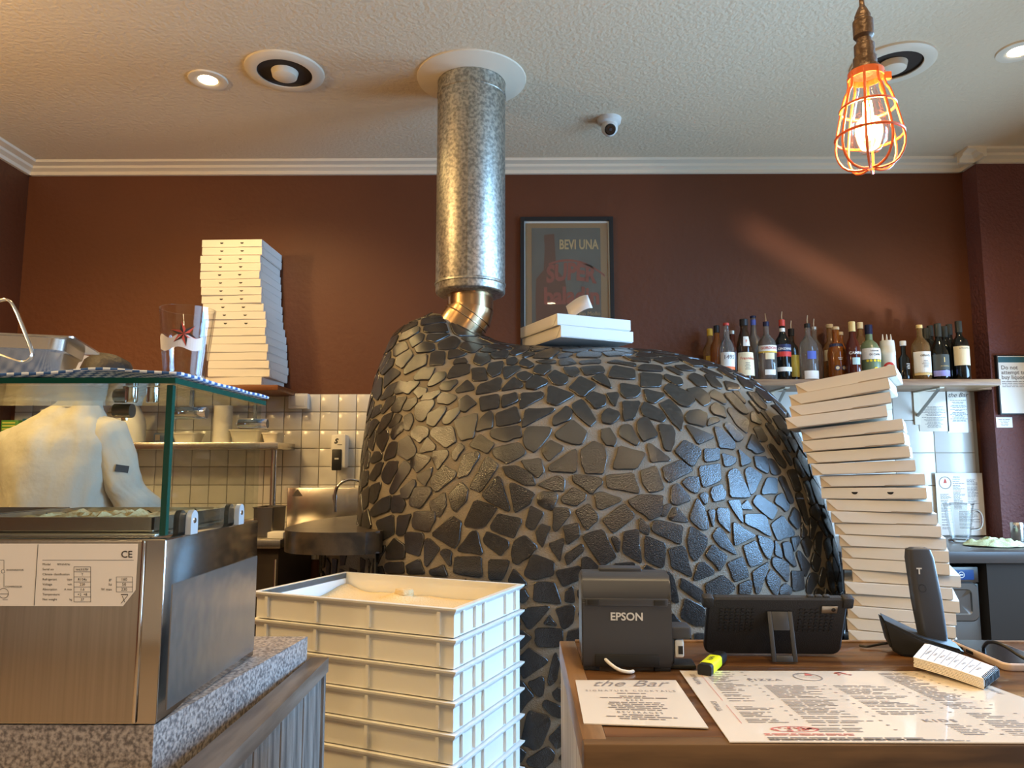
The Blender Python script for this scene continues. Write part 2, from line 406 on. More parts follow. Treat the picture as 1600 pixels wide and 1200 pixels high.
l = bpy.data.lights.new('pendant_bulb', 'POINT'); l.energy = 5; l.color = (1, .6, .25); l.shadow_soft_size = .03
o = bpy.data.objects.new('pendant_bulb_light', l); COL.objects.link(o); o.location = (lx, LY, zb + H * .5)
# ---------------- the domed oven ----------------
OC = 3.12; BY = .775
LIMB_L = [(480, 640), (505, 640), (545, 612), (590, 590), (640, 577), (690, 569), (760, 562), (870, 557), (1000, 556), (1400, 556)]
LIMB_R = [(480, 1000), (541, 1000), (545, 1040), (555, 1080), (575, 1140), (605, 1192), (645, 1228), (710, 1261), (770, 1284), (820, 1299), (880, 1311), (930, 1316), (1000, 1317), (1400, 1316)]
def interp(tab, y):
    for (a, b), (c, d) in zip(tab, tab[1:]):
        if y <= c: return b + (d - b) * (y - a) / (c - a) if y >= a else b
    return tab[-1][1]
SE = 2.35
def footprint(cx, ax, by, t):
    c, s = math.cos(t), math.sin(t); e = 2 / SE
    return cx + ax * math.copysign(abs(c) ** e, c), OC + by * math.copysign(abs(s) ** e, s)
def slice_at(z, by):
    # image row where a limb at depth ~2.95 shows height z
    s = math.atan((z - CAMZ) / 2.95); y = 600 + F * math.tan(PITCH - s)
    ml = [ray(interp(LIMB_L, y), y)]; mr = [ray(interp(LIMB_R, y), y)]
    a = ml[0].x / ml[0].y; b = mr[0].x / mr[0].y
    # fit centre and half width so that the slice just touches both limb directions
    cx, ax = (a + b) / 2 * OC, (b - a) / 2 * OC
    for _ in range(25):
        q = [footprint(cx, ax, by, 2 * math.pi * i / 90) for i in range(90)]; q = [x / y for x, y in q]
        lo, hi = min(q), max(q); ax *= (b - a) / (hi - lo); cx += ((a + b) - (lo + hi)) / 2 * OC
    return cx, ax
ZTOP = 1.90
flue_c = PZ(737, 124, ZC); FX, FY = flue_c.x, flue_c.y
rings = []; NTH = 120
levels = [0.0, .3, .6, .8, .95, 1.1, 1.2, 1.3, 1.4, 1.48, 1.55, 1.61, 1.66, 1.70, 1.74, 1.77, 1.80, 1.825, 1.845, 1.862, 1.876, 1.887, 1.894]
zm = 1.0
for z in levels:
    f = 1 - max(0, (z - zm) / (ZTOP - zm)) ** 2.6
    by = BY * math.sqrt(max(f, .002)) if z > zm else BY
    cx, ax = slice_at(z, by)
    rings.append((z, cx, ax, by))
# the upper slices close towards one crown point
crown = None
pts = []
for z, cx, ax, by in rings:
    ring = []
    for i in range(NTH):
        a = 2 * math.pi * i / NTH
        ring.append(Vector((*footprint(cx, ax, by, a), z)))
    pts.append(ring)
zc, cxc, axc, byc = rings[-1]
for q, dz in ((.7, .006), (.4, .011), (.12, .013)):
    pts.append([Vector((*footprint(cxc, axc * q, byc * q, 2 * math.pi * i / NTH), zc + dz)) for i in range(NTH)])
def bump_z(p):
    # shoulder that rises round the foot of the flue
    mx, my = FX - .155, FY + .02
    d2 = ((p.x - mx) / .20) ** 2 + ((p.y - my) / .27) ** 2
    return .16 * math.exp(-d2 * 1.1)
mb = MB(); vr = []
for ring in pts:
    row = []
    for p in ring:
        q = p.copy()
        if q.z > 1.3: q.z += bump_z(q) * min(1, (q.z - 1.3) / .35)
        n = noise.noise(q * 3.0) * .008; q += Vector((q.x - .35, q.y - OC, 0)).normalized() * n
        row.append(mb.bm.verts.new(q))
    vr.append(row)
for a, b in zip(vr, vr[1:]):
    for k in range(NTH): mb.bm.faces.new((a[k], a[(k + 1) % NTH], b[(k + 1) % NTH], b[k]))
mb.bm.faces.new(vr[-1])
bmesh.ops.recalc_face_normals(mb.bm, faces=mb.bm.faces[:])
mb.bm.normal_update()
BV = BVHTree.FromBMesh(mb.bm)
DV = [v.co.copy() for v in mb.bm.verts]; DN = [v.normal.copy() for v in mb.bm.verts]
DF = [tuple(v.index for v in f.verts) for f in mb.bm.faces] if False else None
mb.bm.verts.index_update(); FV = [[v.index for v in f.verts] for f in mb.bm.faces if len(f.verts) == 4]
oven = thing('pizza_oven', 'big domed wood-fired pizza oven clad in dark crazy-paving stones', 'pizza oven', (.345, OC, 0))
OFF = Vector((.345, OC, 0))
bmesh.ops.translate(mb.bm, verts=mb.bm.verts[:], vec=-OFF)
mb.build('dome', 'mortar', oven, smooth=60)
def on_dome(px, py):
    d = ray(px, py); h = BV.ray_cast(CAM, d, 8)
    return h[0]
def nearest(p):
    h = BV.find_nearest(p); return h[0], h[1]
def crop(x0, y0, s, polys): return [[(x0 + a / s, y0 + b / s) for a, b in P] for P in polys]
TR = crop(540, 500, 4, [
 [(682,632),(820,585),(822,620),(800,735),(725,755),(700,690)],[(535,700),(560,675),(670,668),(690,760),(625,800),(540,728)],
 [(820,690),(850,620),(905,572),(920,600),(915,675),(825,698)],[(942,590),(1065,545),(1092,625),(1085,640),(950,668)],
 [(1130,560),(1305,552),(1300,575),(1110,675),(1105,655)],[(1295,650),(1300,610),(1380,540),(1415,575),(1400,625),(1310,662)],
 [(905,705),(930,685),(1085,662),(1100,735),(1050,740),(1000,760),(915,735)],[(1120,700),(1145,672),(1285,675),(1275,720),(1180,828),(1130,800),(1112,760)],
 [(1310,710),(1415,630),(1508,705),(1470,780),(1420,775),(1320,740)],[(780,780),(840,718),(930,775),(885,835),(790,795)],
 [(920,825),(940,800),(1080,768),(1122,820),(1120,840),(1010,898),(940,860)],[(1240,800),(1280,757),(1355,790),(1355,815),(1270,882),(1232,830)],
 [(1270,915),(1430,808),(1442,830),(1440,955),(1275,945)],[(1470,820),(1550,762),(1610,790),(1630,860),(1610,960),(1500,958),(1478,900)],
 [(735,850),(830,822),(835,860),(770,965),(705,990),(710,940)],[(880,855),(950,905),(945,930),(845,1075),(780,1050),(790,1020)],
 [(978,920),(1070,915),(1165,965),(1185,1030),(1115,1030),(1010,975)],[(1098,882),(1215,868),(1240,945),(1200,985),(1130,930)],
 [(1200,1030),(1330,972),(1368,1000),(1360,1070),(1300,1065)],[(1420,975),(1440,968),(1590,985),(1605,1020),(1535,1090),(1425,1010)],
 [(855,1090),(945,980),(970,990),(1030,1180),(1010,1195),(880,1125)],[(1025,1030),(1050,1022),(1180,1085),(1150,1150),(1065,1200),(1055,1190)],
 [(1200,1110),(1230,1075),(1310,1080),(1325,1105),(1290,1190),(1205,1150)],[(1350,1110),(1420,1050),(1500,1085),(1495,1120),(1440,1160),(1355,1140)],
 [(725,1015),(765,1060),(755,1130),(690,1200),(665,1170),(648,1095)],[(530,1140),(620,1078),(628,1160),(590,1230),(545,1200)],
 [(540,1000),(545,985),(615,912),(690,950),(685,985),(570,1075),(545,1050)],[(455,970),(545,920),(530,980),(500,1035),(455,995)],
 [(415,870),(440,835),(532,855),(525,880),(450,955),(412,910)],[(515,735),(562,785),(555,815),(475,832),(470,815)],
 [(415,705),(455,665),(520,680),(515,725),(465,768),(420,735)],[(552,820),(640,815),(640,850),(578,938),(550,870)],
 [(670,830),(718,772),(745,800),(690,882),(672,860)],[(710,510),(760,475),(818,525),(745,578),(712,560)],
 [(840,490),(950,470),(958,490),(952,550),(850,572)],[(982,480),(1065,460),(1075,510),(980,552)],
 [(1100,462),(1230,452),(1238,485),(1095,560),(1090,530)],[(1268,422),(1290,420),(1420,465),(1420,480),(1320,535),(1258,515)],
 [(1395,430),(1465,360),(1555,400),(1555,425),(1490,478),(1465,475)],[(1410,540),(1480,500),(1565,630),(1525,668),(1430,580)],
 [(1495,490),(1545,455),(1620,480),(1620,535),(1560,555)],[(820,455),(835,410),(960,362),(972,380),(960,440),(820,468)],
 [(975,440),(1050,365),(1105,400),(1100,425),(985,445)],[(1130,395),(1190,352),(1260,385),(1255,405),(1185,435),(1130,430)],
 [(1265,355),(1310,322),(1385,355),(1385,395),(1340,408),(1300,400)],[(690,440),(760,380),(800,425),(795,440),(700,458)],
 [(580,485),(610,458),(690,475),(690,495),(640,528),(575,520)],[(590,420),(615,395),(695,378),(695,400),(650,440),(600,440)],
 [(475,510),(500,465),(590,445),(590,465),(540,500)],[(445,540),(480,515),(550,503),(555,530),(490,632),(450,630),(438,590)],
 [(520,590),(600,545),(630,548),(620,580),(560,665),(510,650)],[(610,625),(640,580),(710,548),(715,575),(650,650),(612,650)],
 [(790,310),(870,305),(885,375),(795,382)],[(650,325),(680,290),(775,280),(768,335),(635,370)],
 [(885,330),(900,280),(985,265),(965,335),(915,358)],[(990,300),(1080,292),(1090,310),(1000,372),(988,345)],
 [(1070,345),(1120,330),(1172,348),(1120,388),(1085,372)],[(1175,318),(1200,290),(1280,287),(1278,315),(1235,345),(1180,335)],
 [(1362,300),(1440,300),(1462,335),(1420,358),(1380,340)],[(1468,300),(1600,292),(1620,330),(1500,348)],
 [(800,265),(820,215),(890,215),(905,255),(840,285)],[(672,280),(690,250),(745,242),(760,270)],
 [(1090,270),(1115,248),(1180,285),(1140,302),(1095,290)],[(1335,255),(1400,243),(1440,275),(1340,288)],
 [(1462,262),(1590,250),(1590,275),(1470,280)],[(1025,215),(1060,182),(1150,175),(1130,200),(1060,222)],
 [(1170,240),(1220,205),(1330,180),(1330,205),(1280,240)],[(905,215),(1000,195),(1020,210),(1000,240),(925,245)],
 [(1445,220),(1500,208),(1600,215),(1580,240),(1450,238)],[(370,610),(415,585),(425,630),(400,690),(370,685)],
 [(520,400),(560,340),(625,330),(620,370),(540,415),(515,415)],[(430,365),(480,310),(560,300),(520,375),(440,380)],
 [(360,450),(400,390),(465,390),(440,420),(395,465)],[(310,450),(340,385),(390,395),(365,450),(320,465)],
 [(430,455),(460,425),(510,430),(500,460),(460,492)],[(365,550),(395,500),(445,490),(445,520),(400,565),(365,565)],
 [(290,560),(330,490),(385,485),(340,575),(300,575)],[(225,580),(265,490),(315,475),(300,520),(240,585)],
 [(220,495),(270,420),(330,390),(290,470),(240,500)],[(205,700),(240,610),(300,580),(270,650),(215,715)],
 [(275,660),(320,590),(355,600),(325,650),(280,675)],[(285,720),(300,670),(360,640),(360,690),(300,750)],
 [(200,770),(210,700),(265,690),(270,730),(235,825)],[(330,840),(345,760),(400,725),(440,800),(440,840),(390,875)],
 [(245,860),(280,770),(325,760),(310,850),(250,880)],[(230,970),(270,890),(330,885),(320,940),(275,1025),(240,1010)],
 [(330,950),(370,880),(410,910),(405,945),(310,1080),(285,1085),(280,1060)],[(150,990),(200,900),(240,890),(215,960),(185,1005)],
 [(350,1060),(430,995),(442,1030),(395,1115),(360,1110)],[(405,1130),(440,1050),(530,1045),(540,1080),(470,1175),(410,1160)],
 [(295,1150),(300,1105),(350,1095),(375,1150),(350,1200),(295,1200)],[(165,1190),(230,1120),(285,1100),(275,1190),(170,1230)],
 [(165,610),(185,550),(225,530),(215,580),(175,610)],[(160,880),(190,825),(230,830),(225,870),(175,895)]])
TR += crop(940, 530, 4, [
 [(45,235),(75,172),(200,195),(205,255),(65,245)],[(245,290),(245,215),(375,228),(365,300),(255,300)],[(225,190),(255,165),(370,175),(380,205),(245,200)],
 [(120,280),(235,300),(240,340),(210,365),(150,370),(120,340)],[(265,315),(390,345),(385,365),(330,402),(285,390)],[(395,225),(495,250),(505,290),(460,290),(395,250)],
 [(390,310),(425,280),(560,350),(580,385),(540,425),(490,415),(395,330)],[(540,245),(570,218),(640,250),(655,300),(600,295)],[(530,318),(600,305),(665,350),(680,395),(640,418),(600,380)],
 [(675,345),(700,320),(745,350),(775,395),(765,410),(680,365)],[(765,345),(825,350),(905,445),(910,470),(870,465),(800,390)],[(30,345),(95,340),(105,355),(85,420),(60,400)],
 [(130,395),(240,395),(200,500),(140,510),(135,470)],[(245,440),(270,395),(370,450),(400,500),(375,520),(270,485)],[(360,410),(425,380),(495,455),(505,500),(495,575),(440,520)],
 [(0,480),(40,438),(105,460),(108,490),(60,530),(5,520)],[(520,490),(545,455),(600,447),(655,470),(640,550),(540,525)],[(675,435),(705,402),(760,430),(775,495),(700,470)],
 [(660,545),(670,500),(720,492),(735,515)],[(785,450),(800,430),(905,500),(915,520),(905,590),(840,530)],[(222,530),(250,495),(290,500),(345,590),(340,610),(260,640),(228,580)],
 [(355,550),(370,535),(435,545),(455,590),(450,650),(430,700),(390,690)],[(110,580),(130,540),(180,540),(235,640),(215,668),(120,610)],[(0,570),(50,560),(92,630),(80,670),(30,660),(0,620)],
 [(525,545),(540,540),(695,605),(690,620),(600,658)],[(700,550),(740,560),(830,650),(825,690),(735,680)],[(760,540),(790,522),(880,605),(870,635),(835,640)],
 [(455,705),(515,635),(615,690),(615,720),(575,790),(550,790)],[(640,690),(730,685),(732,755),(650,768),(640,745)],[(285,670),(300,650),(425,745),(420,762),(310,770)],
 [(75,790),(110,670),(265,712),(265,730),(215,810),(80,812)],[(750,715),(835,745),(830,775),(785,795),(765,790)],[(850,690),(925,755),(920,775),(870,795)],
 [(905,680),(940,590),(1015,700),(960,715)],[(607,800),(735,780),(740,885),(640,925),(625,905)],[(380,805),(490,758),(565,815),(555,830),(425,898),(395,870)],
 [(245,825),(335,795),(350,830),(390,935),(300,958),(258,900)],[(28,870),(40,850),(195,838),(235,950),(225,965),(40,930)],[(500,895),(540,865),(600,862),(610,930),(590,965),(550,945)],
 [(432,1020),(440,920),(480,905),(548,990),(545,1010),(480,1035)],[(680,960),(690,930),(745,910),(770,960),(765,1000),(700,1015)],[(783,840),(820,812),(850,820),(925,980),(905,990),(800,985)],
 [(890,825),(920,800),(1000,855),(950,960),(925,970)],[(1000,945),(1030,870),(1090,875),(1090,965),(1000,970)],[(950,735),(1025,740),(1040,820),(1030,840),(965,800)],
 [(1035,750),(1070,755),(1115,825),(1105,845),(1060,845)],[(1035,670),(1060,655),(1150,780),(1140,810),(1100,775)],[(1155,825),(1205,815),(1240,920),(1240,945),(1205,950)],
 [(1100,870),(1135,855),(1195,1000),(1190,1025),(1165,1020)],[(165,1010),(240,975),(380,980),(375,1040),(360,1105),(300,1130),(275,1100),(190,1045)],[(-40,970),(0,955),(120,995),(115,1015),(0,1065),(-30,1050)],
 [(608,975),(640,960),(660,975),(655,1025),(640,1030)],[(370,1100),(385,1045),(420,1030),(435,1040),(400,1105)],[(420,1110),(450,1055),(470,1055),(535,1130),(530,1145),(430,1130)],
 [(555,1100),(595,995),(640,1060),(660,1135),(665,1185),(620,1190),(555,1130)],
 [(930,470),(945,455),(995,520),(985,535),(935,510)],[(945,555),(990,550),(1030,620),(1025,635),(985,640)],[(815,330),(850,330),(895,390),(890,405)],
 [(905,335),(960,340),(1025,420),(1025,445),(990,430)],[(640,225),(690,230),(750,295),(740,312),(690,290)],[(765,265),(850,290),(860,320),(790,320)],
 [(915,390),(935,395),(985,455),(975,465)],[(1065,490),(1110,480),(1165,570),(1160,605),(1110,560)],[(1015,530),(1060,540),(1110,640),(1105,665)],
 [(985,450),(1010,450),(1060,515),(1050,530)],[(1085,570),(1120,575),(1180,690),(1170,710)],[(1125,700),(1150,700),(1185,780),(1175,790)],
 [(1195,745),(1215,750),(1265,850),(1250,865),(1215,820)],[(320,130),(430,120),(485,140),(400,155)],[(130,110),(300,130),(300,150),(200,140)],
 [(35,150),(90,135),(210,155),(210,175)],[(395,180),(440,180),(510,220),(480,225)],[(610,190),(640,185),(750,230),(750,245),(690,225)],
 [(715,190),(760,195),(835,245),(825,255)],[(455,170),(520,170),(590,200),(500,195)]])
TR += crop(1080, 700, 5, [
 [(285,415),(370,408),(385,470),(400,590),(330,490)],[(385,455),(430,410),(470,480),(395,475)],[(480,415),(515,362),(650,455),(660,490),(630,558),(600,545),(485,440)],
 [(652,410),(665,375),(705,355),(762,455),(735,500),(655,430)],[(805,370),(855,345),(910,570),(905,600),(880,575)],[(418,520),(540,520),(580,545),(620,685),(590,680),(420,590)],
 [(620,600),(710,530),(800,660),(790,685),(685,718),(665,710)],[(760,560),(795,465),(840,520),(845,580),(825,638)],[(322,590),(340,585),(490,680),(480,695),(345,758),(330,740)],
 [(195,490),(215,470),(290,480),(300,660),(280,645),(210,570)],[(125,490),(180,482),(170,610),(155,600)],[(163,690),(210,618),(250,650),(350,820),(340,830),(230,770)],
 [(402,770),(500,725),(550,870),(540,900),(465,925),(445,900)],[(512,680),(620,720),(635,760),(610,865),(580,850),(530,750)],[(648,720),(690,790),(705,860),(650,825)],
 [(703,740),(765,735),(812,915),(795,925),(725,850)],[(775,705),(835,690),(838,730),(800,810)],[(855,580),(895,655),(885,690),(855,695)],
 [(855,735),(900,690),(935,745),(910,850),(890,830)],[(815,830),(840,800),(920,915),(890,1000),(870,985)],[(625,885),(640,850),(750,900),(752,1030),(735,1040),(640,930)],
 [(475,970),(595,890),(590,960),(530,1130),(500,1130),(485,1050)],[(583,1010),(615,945),(690,1030),(670,1140),(640,1140),(595,1060)],[(778,965),(865,965),(878,1095),(800,1115),(785,1090)],
 [(690,1090),(730,1060),(778,1100),(770,1140),(685,1140)],[(905,1030),(930,975),(980,990),(965,1060),(925,1140),(895,1120)],[(112,830),(165,755),(270,840),(265,870),(215,960),(190,915),(130,860)],
 [(-10,620),(20,625),(120,700),(115,760),(35,885),(-5,850),(-30,720)],[(15,1030),(50,905),(95,892),(170,955),(170,985),(60,1025)],[(280,900),(400,850),(440,990),(430,1010),(345,1040),(325,1020)],
 [(112,1060),(240,995),(330,1075),(325,1110),(240,1170),(150,1180),(125,1140)],[(372,1065),(455,1030),(465,1060),(455,1140),(370,1135)],[(920,545),(975,595),(945,705),(920,700)],
 [(925,470),(965,435),(1000,510),(980,570),(930,520)],[(985,590),(1005,565),(1060,670),(1050,690)],[(960,730),(985,660),(1015,660),(1000,850),(960,790)],
 [(935,890),(950,820),(1000,870),(975,970),(940,930)],[(985,1050),(1015,930),(1045,960),(1020,1090)],[(868,270),(905,260),(950,410),(945,440),(915,440)],
 [(1030,740),(1065,700),(1085,790),(1060,870)],[(1050,900),(1075,880),(1110,1080),(1100,1140),(1070,1060)]])
TR += crop(800, 780, 5, [
 [(495,95),(600,38),(670,130),(665,165),(590,238),(565,220)],[(708,160),(875,38),(950,120),(945,150),(800,262),(780,250)],[(325,70),(440,75),(455,120),(350,250),(320,235)],
 [(400,215),(515,188),(525,290),(440,350),(425,330)],[(145,55),(250,110),(170,240),(115,215),(110,190)],[(190,260),(230,198),(300,220),(240,375),(200,320)],
 [(0,420),(20,330),(100,285),(200,375),(130,450),(50,505),(10,490)],[(287,350),(400,308),(405,335),(378,478),(365,470)],[(415,435),(545,345),(562,405),(440,512),(425,490)],
 [(553,300),(575,278),(710,238),(810,440),(800,460),(710,515),(685,500)],[(775,310),(800,290),(840,325),(835,405),(815,405)],[(870,260),(975,240),(990,260),(985,350),(1012,480),(1000,495),(880,420),(868,390)],
 [(997,160),(1010,155),(1070,215),(1062,278),(997,240)],[(1090,225),(1110,170),(1150,168),(1330,210),(1315,345),(1290,345),(1110,260)],[(1035,300),(1060,293),(1195,350),(1185,520),(1160,530),(1042,470)],
 [(1222,390),(1340,368),(1360,420),(1405,590),(1385,600),(1250,530)],[(100,570),(150,450),(180,435),(325,490),(320,590),(190,620),(110,600)],[(345,560),(530,520),(520,630),(410,678),(390,665)],
 [(548,460),(600,452),(735,585),(740,600),(560,595),(545,560)],[(800,505),(950,495),(975,600),(800,600)],[(1035,530),(1050,515),(1180,575),(1160,640),(1040,610)],
 [(1175,630),(1215,560),(1260,610),(1300,790),(1290,805),(1240,790)],[(180,650),(330,650),(382,805),(370,815),(170,795)],[(50,720),(100,700),(130,765),(95,805),(55,790)],
 [(420,720),(475,680),(490,800),(415,795)],[(42,860),(280,835),(290,855),(215,935),(150,1010),(125,1000)],[(250,970),(295,905),(345,975),(340,985)],
 [(340,855),(470,825),(490,850),(475,960),(410,1010),(385,990)],[(185,1020),(215,1008),(390,1015),(395,1130),(350,1150),(210,1145),(185,1110)],[(40,1050),(70,1020),(155,1080),(70,1165),(40,1150)],
 [(1312,690),(1325,615),(1485,715),(1480,795),(1450,790)],[(1320,900),(1350,770),(1500,850),(1500,990),(1430,985),(1330,930)]])
TR += crop(540, 780, 4.444, [
 [(900,5),(1048,60),(1040,85),(965,190),(910,200),(835,185),(830,160)],[(1008,190),(1060,102),(1215,135),(1220,160),(1170,262),(1150,260),(1020,215)],[(598,245),(745,120),(805,160),(790,290),(755,340)],
 [(470,150),(485,90),(620,85),(620,150),(580,225),(475,200)],[(368,120),(460,105),(410,245),(358,250)],[(218,155),(335,108),(338,235),(255,290)],[(90,300),(105,245),(215,250),(220,300),(110,375),(90,370)],
 [(155,390),(275,318),(278,350),(225,452),(195,440)],[(295,340),(345,270),(410,320),(410,410),(290,415)],[(418,250),(440,230),(540,238),(540,290),(515,392),(420,360)],[(550,290),(580,272),(655,345),(570,465),(550,450)],
 [(660,375),(690,345),(738,365),(735,455),(715,455)],[(780,350),(870,228),(915,222),(955,385),(800,362)],[(960,280),(985,225),(1130,290),(1130,330),(1075,390),(970,310)],
 [(755,500),(765,400),(940,400),(950,535),(900,535),(760,510)],[(998,420),(1135,425),(1130,460),(1090,555),(998,555)],[(278,460),(300,440),(400,435),(405,510),(290,510)],
 [(425,460),(515,415),(550,515),(435,515)],[(588,490),(680,455),(708,530),(595,525)],[(1135,560),(1170,482),(1260,585),(1230,605),(1140,575)]])
TR += crop(780, 930, 4.444, [
 [(145,430),(210,365),(330,445),(335,465),(250,520),(175,575),(145,520)],[(200,605),(300,562),(312,600),(305,690),(270,700)],[(335,590),(375,420),(395,400),(420,470),(400,580),(350,625)],
 [(110,620),(155,590),(240,700),(190,740),(150,810),(110,790)],[(300,760),(325,725),(440,780),(430,850),(370,830)],[(155,1010),(195,830),(215,803),(340,840),(355,890),(290,1050),(240,1068),(160,1030)],
 [(345,990),(440,885),(470,920),(460,1030),(400,1062)],[(190,1140),(335,1050),(385,1100),(370,1150),(310,1200),(210,1180)],[(370,680),(410,640),(440,660),(430,740),(390,715)],[(415,1130),(455,1080),(490,1100),(480,1150)]])
rs = random.Random(3)
def outline3(poly):
    """3D outline on the dome of an image-space polygon, corners rounded, edges a little ragged"""
    q = []
    n = len(poly); cc = sum((Vector(p) for p in poly), Vector((0, 0))) / n
    poly = [Vector(p) + (Vector(p) - cc).normalized() * 1.9 for p in poly]
    for i in range(n):
        a, b = Vector(poly[i]), Vector(poly[(i + 1) % n])
        q += [a.lerp(b, .10), a.lerp(b, .5) + Vector((rs.uniform(-.8, .8), rs.uniform(-.8, .8))), a.lerp(b, .90)] if (b - a).length > 14 else [a.lerp(b, .25), a.lerp(b, .75)]
    out = []
    for p in q:
        h = on_dome(*p)
        if h is None: return None
        out.append(h)
    c = sum(out, Vector()) / len(out)
    if max((p - c).length for p in out) > .16: return None
    return out
def stone_bm(bm, out):
    n = len(out); c = sum(out, Vector()) / n
    _, cn = nearest(c); h = rs.uniform(.0045, .0075)
    def ring(inset, off):
        vs = []
        for p in out:
            d = c - p; L = d.length
            q = p + d * min(inset / max(L, 1e-4), .5); s, nn = nearest(q); nn = (nn * .5 + cn * .5).normalized()
            vs.append(bm.verts.new(s + nn * off - OFF))
        return vs
    r0, r1, r2 = ring(0, -.003), ring(.0003, h * .7), ring(.0022, h)
    s, _ = nearest(c); cv = bm.verts.new(s + cn * (h + .001) - OFF)
    for a, b in ((r0, r1), (r1, r2)):
        for i in range(n): bm.faces.new((a[i], a[(i + 1) % n], b[(i + 1) % n], b[i]))
    for i in range(n): bm.faces.new((r2[i], r2[(i + 1) % n], cv))
outs = []
for P in TR:
    o3 = outline3(P)
    if o3: outs.append(o3)
n_traced = len(outs)
# fill the rest of the dome with Voronoi-like stones
bnd = []
for o3 in outs:
    for i, p in enumerate(o3):
        bnd.append(p); bnd.append(p.lerp(o3[(i + 1) % len(o3)], .5))
class Grid:
    def __init__(s, c): s.c = c; s.d = {}
    def k(s, p): return (int(p.x // s.c), int(p.y // s.c), int(p.z // s.c))
    def add(s, p, v): s.d.setdefault(s.k(p), []).append((p, v))
    def near(s, p, r):
        a, b, c = s.k(p); R_ = int(r // s.c) + 1; o = []
        for i in range(a - R_, a + R_ + 1):
            for j in range(b - R_, b + R_ + 1):
                for k in range(c - R_, c + R_ + 1):
                    for q in s.d.get((i, j, k), ()):
                        if (q[0] - p).length < r: o.append(q)
        return o
gb = Grid(.08); gs = Grid(.08); gc = Grid(.12)
for p in bnd: gb.add(p, 0)
for i, o3 in enumerate(outs): gc.add(sum(o3, Vector()) / len(o3), i)
cum = []; tot = 0
for f in FV:
    a, b, c, d = [DV[i] for i in f]; tot += ((b - a).cross(c - a).length + (c - a).cross(d - a).length) / 2; cum.append(tot)
import bisect
def frame(n):
    t = n.cross(Vector((0, 0, 1)))
    if t.length < .05: t = n.cross(Vector((0, 1, 0)))
    t.normalize(); return t, n.cross(t)
seeds = []
for _ in range(14000):
    f = FV[min(bisect.bisect(cum, rs.random() * tot), len(FV) - 1)]; a, b, c, d = [DV[i] for i in f]
    u, v = rs.random(), rs.random(); p = a.lerp(b, u).lerp(d.lerp(c, u), v)
    p, n = nearest(p)
    if p.z < .35 or (p.y > 3.55 and p.z < 1.7): continue
    if gb.near(p, .024) or gs.near(p, .060): continue
    bad = False
    for cc, i in gc.near(p, .12):
        t, w = frame(n); pl = [((q - p).dot(t), (q - p).dot(w)) for q in outs[i]]; ins = False
        for (x1, y1), (x2, y2) in zip(pl, pl[1:] + pl[:1]):
            if (y1 > 0) != (y2 > 0) and 0 < (x2 - x1) * (-y1) / (y2 - y1) + x1: ins = not ins
        if ins: bad = True; break
    if bad: continue
    gs.add(p, len(seeds)); seeds.append((p, n))
def clip(poly, nx, ny, d):
    out = []
    for (a, b) in zip(poly, poly[1:] + poly[:1]):
        da, db = a[0] * nx + a[1] * ny - d, b[0] * nx + b[1] * ny - d
        if da <= 0: out.append(a)
        if (da < 0) != (db < 0) and abs(da - db) > 1e-12:
            t = da / (da - db); out.append((a[0] + (b[0] - a[0]) * t, a[1] + (b[1] - a[1]) * t))
    return out
fills = []
for si, (p, n) in enumerate(seeds):
    t, w = frame(n); poly = [(.085 * math.cos(k * math.pi / 4), .085 * math.sin(k * math.pi / 4)) for k in range(8)]
    for q, j in gs.near(p, .17):
        if j == si: continue
        x, y = (q - p).dot(t), (q - p).dot(w); L = math.hypot(x, y)
        if L > 1e-4: poly = clip(poly, x / L, y / L, L / 2 - .0045)
    for q, j in gb.near(p, .11):
        x, y = (q - p).dot(t), (q - p).dot(w); L = math.hypot(x, y)
        if L > 1e-4: poly = clip(poly, x / L, y / L, L - .0085)
    if len(poly) < 3: continue
    A = abs(sum(a[0] * b[1] - b[0] * a[1] for a, b in zip(poly, poly[1:] + poly[:1]))) / 2
    if A < .0006: continue
    q = []
    for a, b in zip(poly, poly[1:] + poly[:1]):
        L = math.hypot(b[0] - a[0], b[1] - a[1])
        fr = (.12, .88) if L > .012 else (.5,)
        q += [(a[0] + (b[0] - a[0]) * u, a[1] + (b[1] - a[1]) * u) for u in fr]
    fills.append((A, [nearest(p + t * x + w * y)[0] for x, y in q], n.dot((CAM - p).normalized())))
fills.sort(key=lambda f: -(f[0] * max(f[2], .0)))
single = fills[:max(0, 298 - n_traced)]; rest = fills[max(0, 298 - n_traced):]
for o3 in outs + [f[1] for f in single]:
    m = MB(); stone_bm(m.bm, o3); m.build('stone', 'stone', oven, smooth=35)
m = MB()
for f in rest: stone_bm(m.bm, f[1])
so = m.build('stones_beyond', 'stone', oven, smooth=35); so['kind'] = 'stuff'
print('STONES traced', n_traced, 'of', len(TR), 'fill', len(fills))
# landing slab at the mouth, on a stone-clad support
zl = 1.18
lp = [(-.52, 2.54), (-.60, 2.52), (-.72, 2.53), (-.80, 2.58), (-.845, 2.68), (-.865, 2.85), (-.86, 3.1), (-.80, 3.35), (-.70, 3.5), (-.50, 3.55), (-.46, 3.0), (-.46, 2.6)]
lp = smooth_path(lp + [lp[0]], 3)[:-1]
def loc(pl): return [(x - OFF.x, y - OFF.y) for x, y in pl]
m = MB(); m.prism(loc(lp), zl - .075, zl)
es = [e for e in m.bm.edges if abs(e.verts[0].co.z - e.verts[1].co.z) < 1e-4]
bmesh.ops.bevel(m.bm, geom=es, offset=.008, segments=2, affect='EDGES')
m.build('landing_slab', 'slab_black', oven)
sp = smooth_path([(-.50, 2.62), (-.66, 2.66), (-.75, 2.80), (-.77, 3.05), (-.72, 3.25), (-.5, 3.35), (-.5, 2.62)], 2)[:-1]
